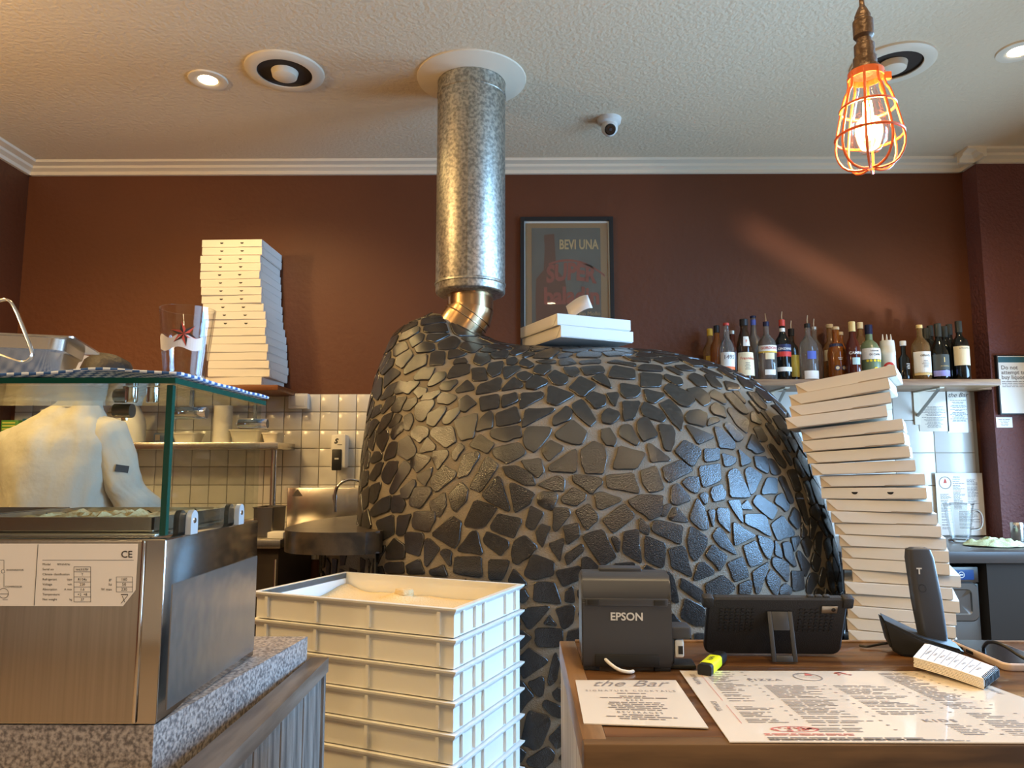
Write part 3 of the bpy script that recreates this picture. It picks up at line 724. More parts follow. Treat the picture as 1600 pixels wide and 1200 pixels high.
sup = MB().prism(loc(sp), 0, zl - .076).build('landing_support', 'mortar', oven)
m = MB()
for k in range(0, len(sp)):
    a, b = Vector((*sp[k], 0)), Vector((*sp[(k + 1) % len(sp)], 0)); d = (b - a); L = d.length
    if L < .01: continue
    d.normalize(); nn = Vector((d.y, -d.x, 0))
    if nn.dot((a + b) / 2 - Vector((-.6, 3.0, 0))) < 0: nn = -nn
    z = .75 + rs.random() * .05
    while z < 1.06:
        hh = rs.uniform(.05, .08)
        P = [a + d * (.008 + rs.random() * .01), a + d * (L - .008), a + d * (L - .006), a + d * .006]
        zs = [z, z + rs.uniform(-.01, .01), min(z + hh, 1.09), min(z + hh - rs.random() * .02, 1.09)]
        lo = [Vector((p.x, p.y, zz)) - OFF - nn * .002 for p, zz in zip(P, zs)]; hi = [v + nn * .009 for v in lo]
        va = [m.bm.verts.new(v) for v in lo]; vb = [m.bm.verts.new(v) for v in hi]
        m.bm.faces.new(vb)
        for i in range(4): m.bm.faces.new((va[i], va[(i + 1) % 4], vb[(i + 1) % 4], vb[i]))
        z += hh + .014
o = m.build('support_stones', 'stone', sup); o['kind'] = 'stuff'
# flue
fr = 55.5 / F * FY; z_lo = PY(737, 462, FY).z
t = thing('flue', 'galvanised steel flue pipe rising from the oven into the ceiling', 'flue', (FX, FY, z_lo))
hh = ZC - z_lo
MB().lathe([(fr * .9, 0), (fr * .98, .006), (fr, .012), (fr, hh - .02)], 48).build('outer_pipe', 'galvanised', t)
for z in (.045, hh - .085): MB().lathe([(fr, z - .007), (fr + .003, z - .004), (fr + .003, z + .004), (fr, z + .007)], 48, cap=False).build('joint_band', 'galvanised', t)
MB().box(-.004, .004, -fr - .002, -fr + .004, .02, hh - .03).build('seam', 'galvanised', t)
MB().lathe([(fr + .001, -.026), (.2, -.020), (.242, -.006), (.244, 0)], 56, c=(0, 0, hh), cap=False).build('ceiling_plate', 'white_paint', t)
ir = 36.5 / F * FY
el = [Vector((0, 0, .05)), Vector((0, 0, -.03)), Vector((0, 0, -.065))]
MB().tube(el, ir, 32).build('inner_pipe', 'flue_brown', t)
d = Vector((-.55, 0, -.83)).normalized()
m = MB(); m.tube([Vector((0, 0, -.055)), Vector((-.005, 0, -.085)), Vector((-.005, 0, -.085)) + d * .06, Vector((-.005, 0, -.085)) + d * .20], ir * 1.03, 32)
eb = m.build('elbow', 'flue_brown', t)
m = MB()
for q in (0, .03): m.tube([Vector((-.002, 0, -.08)) + d * q + Vector((-d.z * math.cos(a), math.sin(a), d.x * math.cos(a))) * ir * 1.03 for a in [k * math.pi / 16 for k in range(32)]], .003, 6, closed=True)
m.build('elbow_rib', 'flue_brown', eb)
# ---------------- pizza boxes ----------------
def pizza_box(w, d, h, label, group, vents=True, slant=.045, open_side=False):
    t = thing('pizza_box', label, 'pizza box', (0, 0, 0), 0, group)
    MB().box(-w / 2 + .002, w / 2 - .002, -d / 2 + .003, d / 2 - .002, 0, h - .003).build('tray', 'card_inner' if slant else 'card', t, smooth=0)
    m = MB(); m.box(-w / 2, w / 2, -d / 2, d / 2, h - .003, h - .0005)
    # front flap, cut at a slant at its left end
    P = [(-w / 2 + slant, .003), (w * .12, .0015), (w * .13, .004), (w / 2, .003), (w / 2, h - .002), (-w / 2, h - .002)]
    a = [m.bm.verts.new((x, -d / 2 - .001, z)) for x, z in P]; b = [m.bm.verts.new((x, -d / 2 + .0015, z)) for x, z in P]
    m.bm.faces.new(a); m.bm.faces.new(b[::-1])
    for i in range(len(P)): m.bm.faces.new((a[i], a[(i + 1) % len(P)], b[(i + 1) % len(P)], b[i]))
    for sx in (-1, 1):
        x0, x1 = (sx * w / 2, sx * (w / 2 - .0015))
        q = [(-d / 2 + .035, .004), (d / 2, .004), (d / 2, h - .002), (-d / 2, h - .002)]
        a = [m.bm.verts.new((x0, y, z)) for y, z in q]; b = [m.bm.verts.new((x1, y, z)) for y, z in q]
        m.bm.faces.new(a); m.bm.faces.new(b[::-1])
        for i in range(4): m.bm.faces.new((a[i], a[(i + 1) % 4], b[(i + 1) % 4], b[i]))
    m.build('lid', 'card', t, smooth=0)
    if vents:
        for cx in (-w * .17, w * .17):
            v = MB(); r = .0095
            v.bm.faces.new([v.bm.verts.new((cx + r * math.cos(math.pi + k * math.pi / 8), -d / 2 - .0014, h * .62 + r * .85 * math.sin(math.pi + k * math.pi / 8))) for k in range(9)])
            v.build('vent_hole', 'black', t, smooth=0)
    return t
rb = random.Random(11)
ORD = ['topmost', 'second from the top', 'third from the top', 'fourth from the top', 'fifth from the top', 'sixth from the top', 'seventh from the top', 'eighth from the top', 'ninth from the top', 'tenth from the top', 'eleventh from the top', 'twelfth from the top', '13th from the top', '14th from the top', '15th from the top', '16th from the top', '17th from the top', '18th from the top', '19th from the top', '20th from the top', '21st from the top', '22nd from the top', 'bottommost']
# left: tall stack on the wooden shelf
ZSH = PY(370, 604, 3.80).z
shelf_l = MB().box(XL + .01, PY(440, 610, 3.78).x, 3.72, YB, ZSH - .028, ZSH, bev=.003).build('wooden_shelf', 'wood_red')
tag(shelf_l, 'reddish wooden wall shelf above the kitchen tiles holding pizza boxes', 'shelf')
bw, bh = .318, .0425
gA = 'white boxes of the stack on the kitchen shelf'
lv = 'white pizza box with two half-moon vents, in the stack on the kitchen shelf'
lp_ = 'plain white pizza box in the lower part of the stack on the kitchen shelf'
bx0 = pizza_box(bw, bw - .02, bh, lv, gA, True, .0)
NB = 18
xs = [325 + 0, 325, 326, 324, 324, 323, 322, 321, 319, 317, 316, 315, 315, 314, 314, 313, 316, 316]
for i in range(NB):
    y = 597 - i * 13.1
    fx = xs[i] + (0 if i else -8); c = PY(fx + 46, 604 - i * 13.0, 3.735)
    b = bx0 if i == NB - 1 else dup(bx0, skip=() if i >= 7 else ('vent_hole',))
    b['label'] = ('plain white' if i < 7 else 'white vented') + ' pizza box, ' + ('bottommost' if i == 0 else ORD[NB - 1 - i]) + ' in the kitchen shelf stack'
    b.location = (c.x, 3.735 + bw / 2 + .005 * rb.random(), ZSH + .0005 + i * (bh + .0004)); b.rotation_euler = (0, 0, R(-1.5 + rb.uniform(-2.0, 2.0)) if i else R(-4))
gB = 'short stack of boxes at the kitchen wall'
for i in range(4):
    c = PY(98 + rb.uniform(-3, 3), 590, 3.75)
    b = dup(bx0, (c.x - .08, 3.90 + .004 * i, ZSH + .0005 + i * (bh + .0004)), R(-14 + rb.uniform(-3, 3)), 'white pizza box, ' + ('bottommost', ORD[2], ORD[1], ORD[0])[i] + ' of the short stack behind the steel tub', gB, skip=('vent_hole',))
# two boxes on top of the oven, receipt on top
gO = 'two pizza boxes on the oven crown'
hO = .047
p1 = PY(900, 538, 3.07)
zO = max(BV.ray_cast(Vector((p1.x + dx, 3.11 + dy, 3)), Vector((0, 0, -1)))[0].z for dx in (-.08, 0, .12) for dy in (-.06, 0, .06)) + .009
b1 = pizza_box(.345, .345, hO, 'lower white pizza box lying on the oven crown', gO, False, 0)
b1.location = (p1.x + .005, 3.115, zO); b1.rotation_euler = (0, 0, R(26))
b2 = dup(b1, (p1.x - .005, 3.11, zO + hO + .0005), R(25), 'upper white pizza box on the oven crown with a receipt on it', gO)
m = MB(); n = 8
for s in range(n):
    u0, u1 = s / n, (s + 1) / n; f = lambda u: Vector((.012 * 0 + .09 * u, 0, .052 * math.sin(u * 1.75) if u < .9 else .052 * math.sin(.9 * 1.75) - .01 * (u - .9)))
    a, b = f(u0), f(u1); m.quad(a + Vector((0, -.04, 0)), b + Vector((0, -.04, 0)), b + Vector((0, .04, 0)), a + Vector((0, .04, 0)))
bmesh.ops.remove_doubles(m.bm, verts=m.bm.verts[:], dist=1e-5)
rc = m.build('receipt', 'paper', recalc=False); rc.location = (p1.x - .035, 3.03, zO + 2 * hO + .034); rc.rotation_euler = (R(55), R(-8), R(8))
md = rc.modifiers.new('thick', 'SOLIDIFY'); md.thickness = .0006
tag(rc, 'curled paper receipt lying on the boxes on the oven', 'receipt')
# right: leaning stack behind the service counter
SY = 2.40
gR = 'leaning stack of boxes beside the oven'
rows = [(1246, 1394, 575), (1238, 1382, 604), (1240, 1384, 632), (1236, 1376, 656), (1256, 1404, 670), (1258, 1404, 688), (1264, 1414, 710), (1272, 1422, 727), (1284, 1438, 746), (1286, 1440, 765), (1293, 1449, 787), (1300, 1458, 806), (1305, 1464, 826), (1313, 1472, 846), (1316, 1476, 866), (1316, 1478, 886), (1332, 1496, 905), (1322, 1482, 922), (1330, 1493, 940), (1325, 1488, 960), (1324, 1487, 980), (1326, 1491, 1000), (1326, 1490, 1020)]
zb_ = PY(1400, 1030, SY).z; NR = len(rows)
bR = pizza_box(.305, .305, .0375, 'white pizza box in the leaning stack between oven and bar', gR, False, .034)
bV = pizza_box(.305, .305, .0375, 'white pizza box with vents in the leaning stack', gR, True, 0)
cq = PY(1408, 1020, SY)
pend = MB().box(-.18, .18, -.17, .19, 0, zb_ - .001, bev=.004).build('side_cabinet', 'cabinet_dark'); pend.location = (cq.x + .075, SY + .145, 0); pend.rotation_euler = (0, 0, R(-26))
tag(pend, 'dark low cabinet under the leaning pizza box stack', 'cabinet')
dz = .0
ztop_ = PY(1320, 590, SY).z
for i, (xa, xb, yy) in enumerate(rows[::-1]):
    c = PY((xa + xb) / 2, yy, SY); k = i / (NR - 1)
    z = zb_ + i * .0379
    hi = max(0, (i - 12) / (NR - 13))
    rot = R(-26 + rb.uniform(-2.5, 2.5)) if i < 12 else R(-27 - 2 * hi + rb.uniform(-3, 3))
    src = bV if i == NR - 10 else bR
    b = src if (src is bV or i == 0) else dup(bR)
    dd = Vector((math.sin(-rot), math.cos(rot))) * .1525
    b.location = (c.x + dd.x, SY + dd.y, z + .0002); b['label'] = ('vented' if src is bV else 'white') + ' pizza box, ' + ORD[NR - 1 - i] + ' in the leaning stack beside the oven'
    tilt = -R(8.5) * hi ** 1.0
    b.rotation_euler = (0, tilt, rot)
    if hi: b.location.z += .0023 * (i - 12) + .006 * hi

# ---------------- dough trays ----------------
FRc = Vector((-.146, 1.87)); RBc = Vector((.010, 2.28)); LFc = Vector((-.75, 2.13))
tc = (RBc + LFc) / 2; du = (FRc - LFc); tw = du.length; tdp = (RBc - FRc).length; ang = math.atan2(du.y, du.x)
ztr = 1.05; NT = 14; th = ztr / NT
def tray():
    t = thing('dough_tray', 'white plastic dough tray in the tall stack before the oven', 'dough tray', (0, 0, 0), 0, 'stacked white dough trays')
    a, b, k = tw / 2 - .012, tdp / 2 - .012, .004
    m = MB(); m.box(-a, a, -b, b, .002, .007)
    m.box(-a, a, -b, -b + k, .007, th - .002).box(-a, a, b - k, b, .007, th - .002).box(-a, -a + k, -b + k, b - k, .007, th - .002).box(a - k, a, -b + k, b - k, .007, th - .002)
    m.build('tub', 'plastic_white', t, smooth=0)
    def loop(x, y, z): return [Vector((x, -y, z)), Vector((x, y, z)), Vector((-x, y, z)), Vector((-x, -y, z))]
    m = MB(); m.loft([loop(a - .001, b - .001, th - .019), loop(a + .011, b + .011, th - .006), loop(a + .012, b + .012, th - .001), loop(a - .004, b - .004, th - .001), loop(a - .004, b - .004, th - .019)], caps=False)
    m.build('rim', 'plastic_white', t, smooth=30)
    rib = MB().box(-.0045, .0045, -.008, 0, .008, th - .012).build('rib', 'plastic_white', t, smooth=0); me = rib.data
    xs = [-.42, -.17, .10, .40]; first = True
    for sgn in (-1, 1):
        for u in (-.42, -.16, .10, .42):
            r = rib if first else bpy.data.objects.new('rib', me)
            if not first: COL.objects.link(r); r.parent = t
            first = False
            r.location = (u * tw, sgn * b, 0); r.rotation_euler = (0, 0, 0 if sgn < 0 else math.pi)
        for u in (-.38, -.22, -.10, .22, .38):
            r = bpy.data.objects.new('rib', me); COL.objects.link(r); r.parent = t
            r.location = (sgn * a, u * tdp, 0); r.rotation_euler = (0, 0, math.pi / 2 if sgn > 0 else -math.pi / 2)
    return t
t0 = tray(); t0.rotation_euler = (0, 0, ang)
for i in range(NT):
    b = t0 if i == 0 else dup(t0)
    b.location = (tc.x, tc.y, .0005 + i * th)
    b['label'] = 'open topmost white dough tray of the stack dusted with semolina' if i == NT - 1 else 'white plastic dough tray, ' + ('bottommost' if i == 0 else ORD[NT - 1 - i]) + ' in the tray stack'
m = MB(); a, b = tw / 2 - .02, tdp / 2 - .02; nx, ny = 40, 28
def fz(x, y): return .012 + .010 * max(0, noise.noise(Vector((x * 9, y * 9, 2)))) + .022 * math.exp(-((x + .05) / .05) ** 2 - ((y - .12) / .03) ** 2) + .02 * math.exp(-((x + a) / .05) ** 2 - ((y - b) / .09) ** 2)
vs = [[m.bm.verts.new((-a + 2 * a * i / nx, -b + 2 * b * j / ny, fz(-a + 2 * a * i / nx, -b + 2 * b * j / ny))) for j in range(ny + 1)] for i in range(nx + 1)]
for i in range(nx):
    for j in range(ny): m.bm.faces.new((vs[i][j], vs[i + 1][j], vs[i + 1][j + 1], vs[i][j + 1]))
fo = m.build('semolina_flour', 'flour', recalc=False); fo.location = (tc.x, tc.y, .0005 + (NT - 1) * th + .012); fo.rotation_euler = (0, 0, ang)
tag(fo, 'yellow semolina flour spread in the topmost dough tray', 'flour', kind='stuff')
fo.location.z = .0005 + (NT - 1) * th + .005
m = MB(); m.lathe([(0, 0), (.022, .001), (.026, .012), (.019, .024), (0, .029)], 14)
for v in m.bm.verts: v.co += Vector((noise.noise(v.co * 60), noise.noise(v.co * 60 + Vector((5, 0, 0))), 0)) * .006; v.co.x *= 1.3
d_ = m.build('dough_scrap', 'dough'); Mz = Matrix.Rotation(ang, 3, 'Z'); q = Mz @ Vector((-.04, .13, 0))
d_.location = (tc.x + q.x, tc.y + q.y, .0005 + (NT - 1) * th + .024); tag(d_, 'small scrap of dough lying on the semolina', 'dough')

# ---------------- glass-fronted refrigerated display on granite ----------------
Y0, Y1 = 1.03, 1.395; DX = -.487; DL = -1.75; zG = 1.055; zS = PY(250, 842, Y0).z; zGl = 1.516
granite = MB().prism([(-1.95, .98 + .05), (-.490, 1.03), (-.433, 1.555), (-1.95, 1.555)], .80, zG)
granite = granite.build('granite_counter', 'granite', smooth=20); tag(granite, 'speckled granite counter block under the glass display', 'counter')
MB().box(-1.9, -.55, 1.06, 1.52, 0, .80).build('base_cabinet', 'cabinet_dark', granite, smooth=0)
t = thing('refrigerated_display', 'stainless refrigerated topping display with glass sneeze guard on the granite', 'display case', (DX, Y0, zG)); D0 = Vector((DX, Y0, zG))
def L_(x, y, z): return (x - D0.x, y - D0.y, z - D0.z)
def lbox(m, x0, x1, y0, y1, z0, z1, bev=0): a = L_(x0, y0, z0); b = L_(x1, y1, z1); return m.box(a[0], b[0], a[1], b[1], a[2], b[2], bev)
lbox(MB(), DL, DX, Y0, Y1, zG + .001, zS, .003).build('body', 'steel_polished', t)
xs_ = PY(217, 1000, Y0).x
lbox(MB(), DL + .01, xs_, Y0 - .003, Y0, zG + .004, zS - .002, .0012).build('front_panel', 'steel_brushed', t)
lbox(MB(), xs_ - .0015, xs_ + .0035, Y0 - .005, Y0, zG + .004, zS - .002, .001).build('panel_edge', 'chrome', t)
a, b = PY(395, 0, Y1), 0
lbox(MB(), DX - .0005, DX + .0015, Y0 + .025, Y1 - .004, zG + .012, zS - .065).build('side_film', 'film', t, smooth=0)
# rating plate
xr, xl = PY(217, 900, Y0).x - .001, DL + .3; zt_, zb2 = PY(100, 849, Y0).z, PY(100, 946, Y0).z
pl = MB(); f = lambda x, z: Vector(L_(x, Y0 - .0045, z))
pts_ = [(xl, zb2), (PY(195, 946, Y0).x, zb2), (xr, PY(217, 921, Y0).z), (xr, zt_), (xl, zt_)]
vs = [pl.bm.verts.new(f(*q)) for q in pts_]; pl.bm.faces.new(vs)
plate = pl.build('rating_plate', 'paper', t, smooth=0)
pr = MB(); sx_ = Y0 / F
def fp(px, py): v = PY(px, py, Y0); return Vector(L_(v.x, Y0 - .0050, v.z))
def tx(s, px, py, size, **k): put_text(pr, s, lambda x, y: fp(px + x, py - y), size=size, **k)
tx('CE', 201, 866, 15, bold=.15)
for i, s in enumerate(['Model', 'Serial no', 'Climate classification', 'Refrigerant', 'Voltage', 'Absorption', 'Temperature', 'Net weight']):
    tx(s, 70, 881 + i * 7.8, 5.0, align='LEFT')
for i, s in ((3, 'type'), (4, 'volt'), (5, 'A max'), (7, 'kg')): tx(s, 116, 881 + i * 7.8, 4.6, align='RIGHT')
marks(pr, 8, lambda x, y: fp(103 + x, 881 - y), 4.0)
marks(pr, 7, lambda x, y: fp(132 + x, 889 - y), 4.6)
for i, s in enumerate(['', 'T', 'R134a', '230', '1.6', '+2  +8', '37']): tx(s, 132, 889 + i * 7.8, 5.6)
for i, s in enumerate(['160', '50', '230']): tx(s, 197, 904.5 + i * 7.8, 6.4)
for i, s in enumerate(['gr', 'hz', 'W max']): tx(s, 178, 904.5 + i * 7.8, 5.6, align='RIGHT')
def line(x0, y0, x1, y1, w=.6):
    if abs(x1 - x0) > abs(y1 - y0): pr.quad(fp(x0, y0 - w / 2), fp(x1, y1 - w / 2), fp(x1, y1 + w / 2), fp(x0, y0 + w / 2))
    else: pr.quad(fp(x0 - w / 2, y0), fp(x0 + w / 2, y0), fp(x1 + w / 2, y1), fp(x1 - w / 2, y1))
for i in range(8): line(119, 885 + i * 7.8, 145, 885 + i * 7.8)
line(119, 885, 119, 939.6); line(145, 885, 145, 939.6)
for i in range(4): line(185, 900.6 + i * 7.8, 210, 900.6 + i * 7.8)
line(185, 900.6, 185, 924); line(210, 900.6, 210, 924)
line(70, 874.5, 212, 874.5); line(63, 850, 57, 945, .9)
line(0, 874.5, 10, 874.5); line(10, 874.5, 10, 889); line(10, 896, 10, 917); line(8, 936, 16, 936)
disc(pr, 9.5, 926, 8, lambda x, y: fp(x, y), 18, 7.3); line(2, 927, 17, 927, .8)
disc(pr, 8.5, 892, 3, lambda x, y: fp(x, y), 12, 2.4)
tx('EVAPORATOR', 14, 890, 4.2, align='LEFT'); tx('COMPRESSOR', 12, 916, 4.2, align='LEFT')
line(192, 928, 203, 928, 1.4); line(194, 930, 198, 940, .9); line(203, 929, 192, 942, .9)
pr.build('plate_print', 'ink', plate, smooth=0, recalc=False)
# wells rim, glass, standoffs, brackets
lbox(MB(), DL + .02, DX - .03, Y0 + .03, Y1 - .03, zS, zS + .004, .001).build('well_rim', 'steel', t)
g = .008; zg0 = PY(250, 838, Y0).z
def glass(name, x0, x1, y0, y1, z0, z1): return lbox(MB(), x0, x1, y0, y1, z0, z1).build(name, 'glass_pane', t, smooth=0)
gx = DX - .003
glass('side_glass', gx - g, gx, Y0 + .004, Y1, zS + .004, zGl)
fg = glass('front_glass', DL, gx - g, Y0 + .004, Y0 + .004 + g, zS + .004, zGl)
tp = glass('top_glass', DL, gx + .008, Y0 - .008, Y1, zGl + .001, zGl + .001 + g)
lbox(MB(), DL, gx + .008, Y0 - .0088, Y0 - .0078, zGl + .001, zGl + .001 + g).build('polished_edge', 'glass_edge', tp, smooth=0)
lbox(MB(), gx + .0078, gx + .0086, Y0 - .008, Y1, zGl + .001, zGl + .001 + g).build('polished_edge', 'glass_edge', tp, smooth=0)
lbox(MB(), gx - g, gx + .0004, Y0 + .0026, Y0 + .0038, zS + .004, zGl).build('polished_edge', 'glass_edge', fg, smooth=0)
lbox(MB(), gx - g, gx + .0002, Y0 + .0038, Y0 + .012, zS + .004, zGl).build('polished_edge', 'glass_edge', fg, smooth=0)
for px, py in ((205, 624), (238, 624)):
    c = PY(px, py, Y0 + .03); c = L_(c.x, Y0 + .03, zGl - .001)
    MB().lathe([(0, -.022), (.0075, -.022), (.0085, -.02), (.0085, 0), (0, 0)], 18, c=c).build('glass_fixing', 'chrome', t)
for yy in (Y0 + .075, Y1 - .02):
    c = L_(gx - g / 2, yy, PY(282, 645, Y0 + .07).z if yy < 1.2 else PY(398, 663, Y1).z)
    M_ = Matrix.Translation(c) @ Matrix.Rotation(R(90), 4, 'Y')
    fx = MB().lathe([(0, -.03), (.0085, -.03), (.0095, -.028), (.0095, .022), (.0085, .024), (0, .024)], 18, M=M_).build('glass_fixing', 'chrome', t)
    MB().box(c[0] - .002, c[0] + .002, c[1] - .003, c[1] + .003, c[2], zGl - D0.z).build('fixing_stem', 'chrome', fx)
for px, py, yy in ((302, 818, None), (373, 802, None)):
    yy = Y0 + (.075 if px < 320 else .262)
    c = L_(gx, yy, zS)
    for s in (-1, 1):
        x0 = c[0] + (.001 if s > 0 else -g - .009)
        m = MB(); P = [(-.012, 0), (.012, 0), (.012, .020)] + [(.012 * math.cos(k * math.pi / 8), .022 + .013 * math.sin(k * math.pi / 8)) for k in range(1, 8)] + [(-.012, .020)]
        m.prism(P, 0, .008, Matrix.Translation((x0, c[1], c[2])) @ Matrix(((0, 0, 1, 0), (1, 0, 0, 0), (0, 1, 0, 0), (0, 0, 0, 1))))
        br = m.build('glass_clamp', 'clamp' if s > 0 else 'black', t)
        if s > 0: MB().lathe([(0, .0015), (.004, .001), (.0045, 0)], 12, M=Matrix.Translation((x0 + .008, c[1], c[2] + .02)) @ Matrix.Rotation(R(90), 4, 'Y'), cap=False).build('clamp_screw', 'chrome', br)
# inside: light shroud strip under the top glass and a wood-handled scraper
sp0 = MB().box(PY(16, 625, 1.25).x, PY(190, 625, 1.25).x, Y0 + .02, Y1 - .012, zGl + .0095, zGl + .0125, .001).build('sheet_pan', 'film'); tag(sp0, 'flat pale metal sheet pan lying on the display glass under the towel', 'tray')
hd = PY(198, 640, Y1 - .04)
k = MB().tube([(hd.x, Y1 - .045, zGl - .03), (hd.x, Y1 - .05, hd.z)], .006, 8).build('shroud_bracket', 'flue_brown', t); k.location = -D0
k = MB().lathe([(0, -.016), (.013, -.016), (.013, .016), (0, .016)], 16, M=Matrix.Translation((hd.x, Y1 - .05, PY(198, 645, Y1).z)) @ Matrix.Rotation(R(90), 4, 'Y')).build('glass_fixing', 'steel_dark', t); k.location = -D0
# steel food pans inside, one with cheese
for i, (x0, x1, lab, ct) in enumerate(((-.80, -.53, 'steel food pan with grated cheese at the glass side', 'dough'), (-1.10, -.82, 'shallow steel food pan left of the cheese pan', 'steel_dark'), (-1.40, -1.12, 'shallow steel food pan at the far left of the display', 'steel_dark'))):
    m = MB(); m.box(x0, x1, Y0 + .05, Y1 - .04, zS + .005, zS + .010, .002)
    for bx_ in ((x0, x1, Y0 + .05, Y0 + .053), (x0, x1, Y1 - .043, Y1 - .04), (x0, x0 + .003, Y0 + .05, Y1 - .04), (x1 - .003, x1, Y0 + .05, Y1 - .04)): m.box(*bx_, zS + .008, zS + .026)
    pn = thing('food_pan', lab, 'food pan', (0, 0, 0), 0, 'pans in the display'); m.build('pan', 'steel', pn, smooth=0)
    if i == 0:
        m = MB(); vs = [[m.bm.verts.new((x0 + .006 + (x1 - x0 - .012) * a / 24, Y0 + .056 + (Y1 - Y0 - .102) * b / 20, zS + .014 + .016 * abs(noise.noise(Vector((a * .5, b * .5, 1)))))) for b in range(21)] for a in range(25)]
        for a in range(24):
            for b in range(20): m.bm.faces.new((vs[a][b], vs[a + 1][b], vs[a + 1][b + 1], vs[a][b + 1]))
        m.build('cheese', 'dough', pn, recalc=False)
# checked tea towel on the glass top
m = MB(); nx, ny = 60, 24
tx0, tx1, ty0, ty1 = -1.35, gx + .012, Y0 + .0, Y1 + .005
def tz(u, v):
    x = tx0 + (tx1 - tx0) * u
    hump = .007 * math.exp(-((x + .585) / .075) ** 2) * (1 - .35 * v)
    return zGl + .0105 + .0066 + hump + .0025 * noise.noise(Vector((x * 14, v * 4, 0))) 
def tv(i, j): u, v = i / nx, j / ny; return Vector((tx0 + (tx1 - tx0) * u + .004 * noise.noise(Vector((v * 6, 3, 1))), ty0 + (ty1 - ty0) * v, tz(u, v)))
vs = [[m.bm.verts.new(tv(i, j)) for j in range(ny + 1)] for i in range(nx + 1)]
for i in range(nx):
    for j in range(ny): m.bm.faces.new((vs[i][j], vs[i + 1][j], vs[i + 1][j + 1], vs[i][j + 1]))
tw_ = m.build('tea_towel', 'towel_blue', recalc=False); md = tw_.modifiers.new('thick', 'SOLIDIFY'); md.thickness = .004
tag(tw_, 'blue and white checked tea towel spread on the display glass', 'tea towel')
# pint glass with a red star
gp = PY(291, 540, 1.16); zg_ = zGl + .0215
t = thing('pint_glass', 'clear pint glass with a red star on the checked towel', 'glass', (gp.x, 1.16, zg_))
hgl = PY(291, 484, 1.16).z - zg_; ro, ri = .0425, .031
MB().lathe([(ri, 0), (ri + .0005, .004), (ro, hgl), (ro - .002, hgl), (ri - .002, .008), (0, .008)], 40, cap=False).build('vessel', 'glass_clear', t)
MB().lathe([(0, 0), (ri - .001, 0), (ri, .006), (0, .007)], 32).build('base', 'glass_clear', t)
def gmap(ang, z, off=.0006): r = ri + (ro - ri) * z / hgl + off; return Vector((r * math.sin(ang), -r * math.cos(ang), z))
m = MB()
for k in range(24):
    a0, a1 = -1.3 + k * .1, -1.3 + (k + 1) * .1
    zz = lambda a: (hgl * .58 + .004 * math.sin(a * 6), hgl * .40 + .003 * math.sin(a * 5 + 1))
    m.quad(gmap(a0, zz(a0)[1]), gmap(a1, zz(a1)[1]), gmap(a1, zz(a1)[0]), gmap(a0, zz(a0)[0]))
m.build('frosted_band', 'frosted_print', t, recalc=False)
m = MB(); n = 6; ca, cz = .32, hgl * .60
sp_ = []
for k in range(12):
    a = math.pi / 2 + k * math.pi / 6 + .2; rr = .020 if k % 2 == 0 else .0078
    sp_.append((ca + rr * math.cos(a) / .037, cz + rr * math.sin(a)))
for k in range(12): m.bm.faces.new([m.bm.verts.new(gmap(x, z, .0012)) for x, z in ((ca, cz), sp_[k], sp_[(k + 1) % 12])])
m.build('red_star', 'ink_red', t, recalc=False)
m = MB()
for k in range(0, 12, 2): m.bm.faces.new([m.bm.verts.new(gmap(x, z, .0015)) for x, z in ((ca, cz), sp_[k], sp_[(k + 1) % 12])])
m.build('star_facets', 'cabinet_dark', t, recalc=False)
# steel tub with a bail handle
tp_ = PY(18, 560, 1.22); zt0 = zGl + .0215; ztub = PY(40, 516, 1.14).z
t = thing('steel_tub', 'stainless steel food tub with strap handle on the display top', 'tub', (tp_.x, 1.25, zt0), R(18))
hb = ztub - zt0
def rr_(hx, hy, r, z, n=6):
    o = []
    for cx, cy, a0 in ((hx - r, hy - r, 0), (-hx + r, hy - r, 90), (-hx + r, -hy + r, 180), (hx - r, -hy + r, 270)):
        o += [Vector((cx + r * math.cos(R(a0 + 90 * k / n)), cy + r * math.sin(R(a0 + 90 * k / n)), z)) for k in range(n + 1)]
    return o
MB().loft([rr_(.055, .055, .03, 0), rr_(.060, .060, .03, .006), rr_(.073, .073, .026, hb * .68), rr_(.077, .077, .024, hb * .72), rr_(.080, .080, .022, hb - .002)]).build('tub', 'steel', t)
MB().loft([rr_(.079, .079, .022, hb - .003), rr_(.098, .098, .012, hb - .004), rr_(.098, .098, .012, hb - .001), rr_(.079, .079, .022, hb)], caps=False).build('rim', 'steel', t)
hp = [PY(-20, 478, 1.11), PY(8, 466, 1.11), PY(20, 474, 1.11), PY(36, 512, 1.11), PY(50, 548, 1.11), PY(50, 560, 1.11), PY(38, 567, 1.11), PY(20, 562, 1.11), PY(-5, 552, 1.12)]
m = MB(); m.tube(smooth_path([tuple(p) for p in hp], 2), .0045, 8, sy=.45)
h_ = m.build('serving_tongs', 'steel'); tag(h_, 'bent steel tongs leaning against the tub on the display', 'tongs')

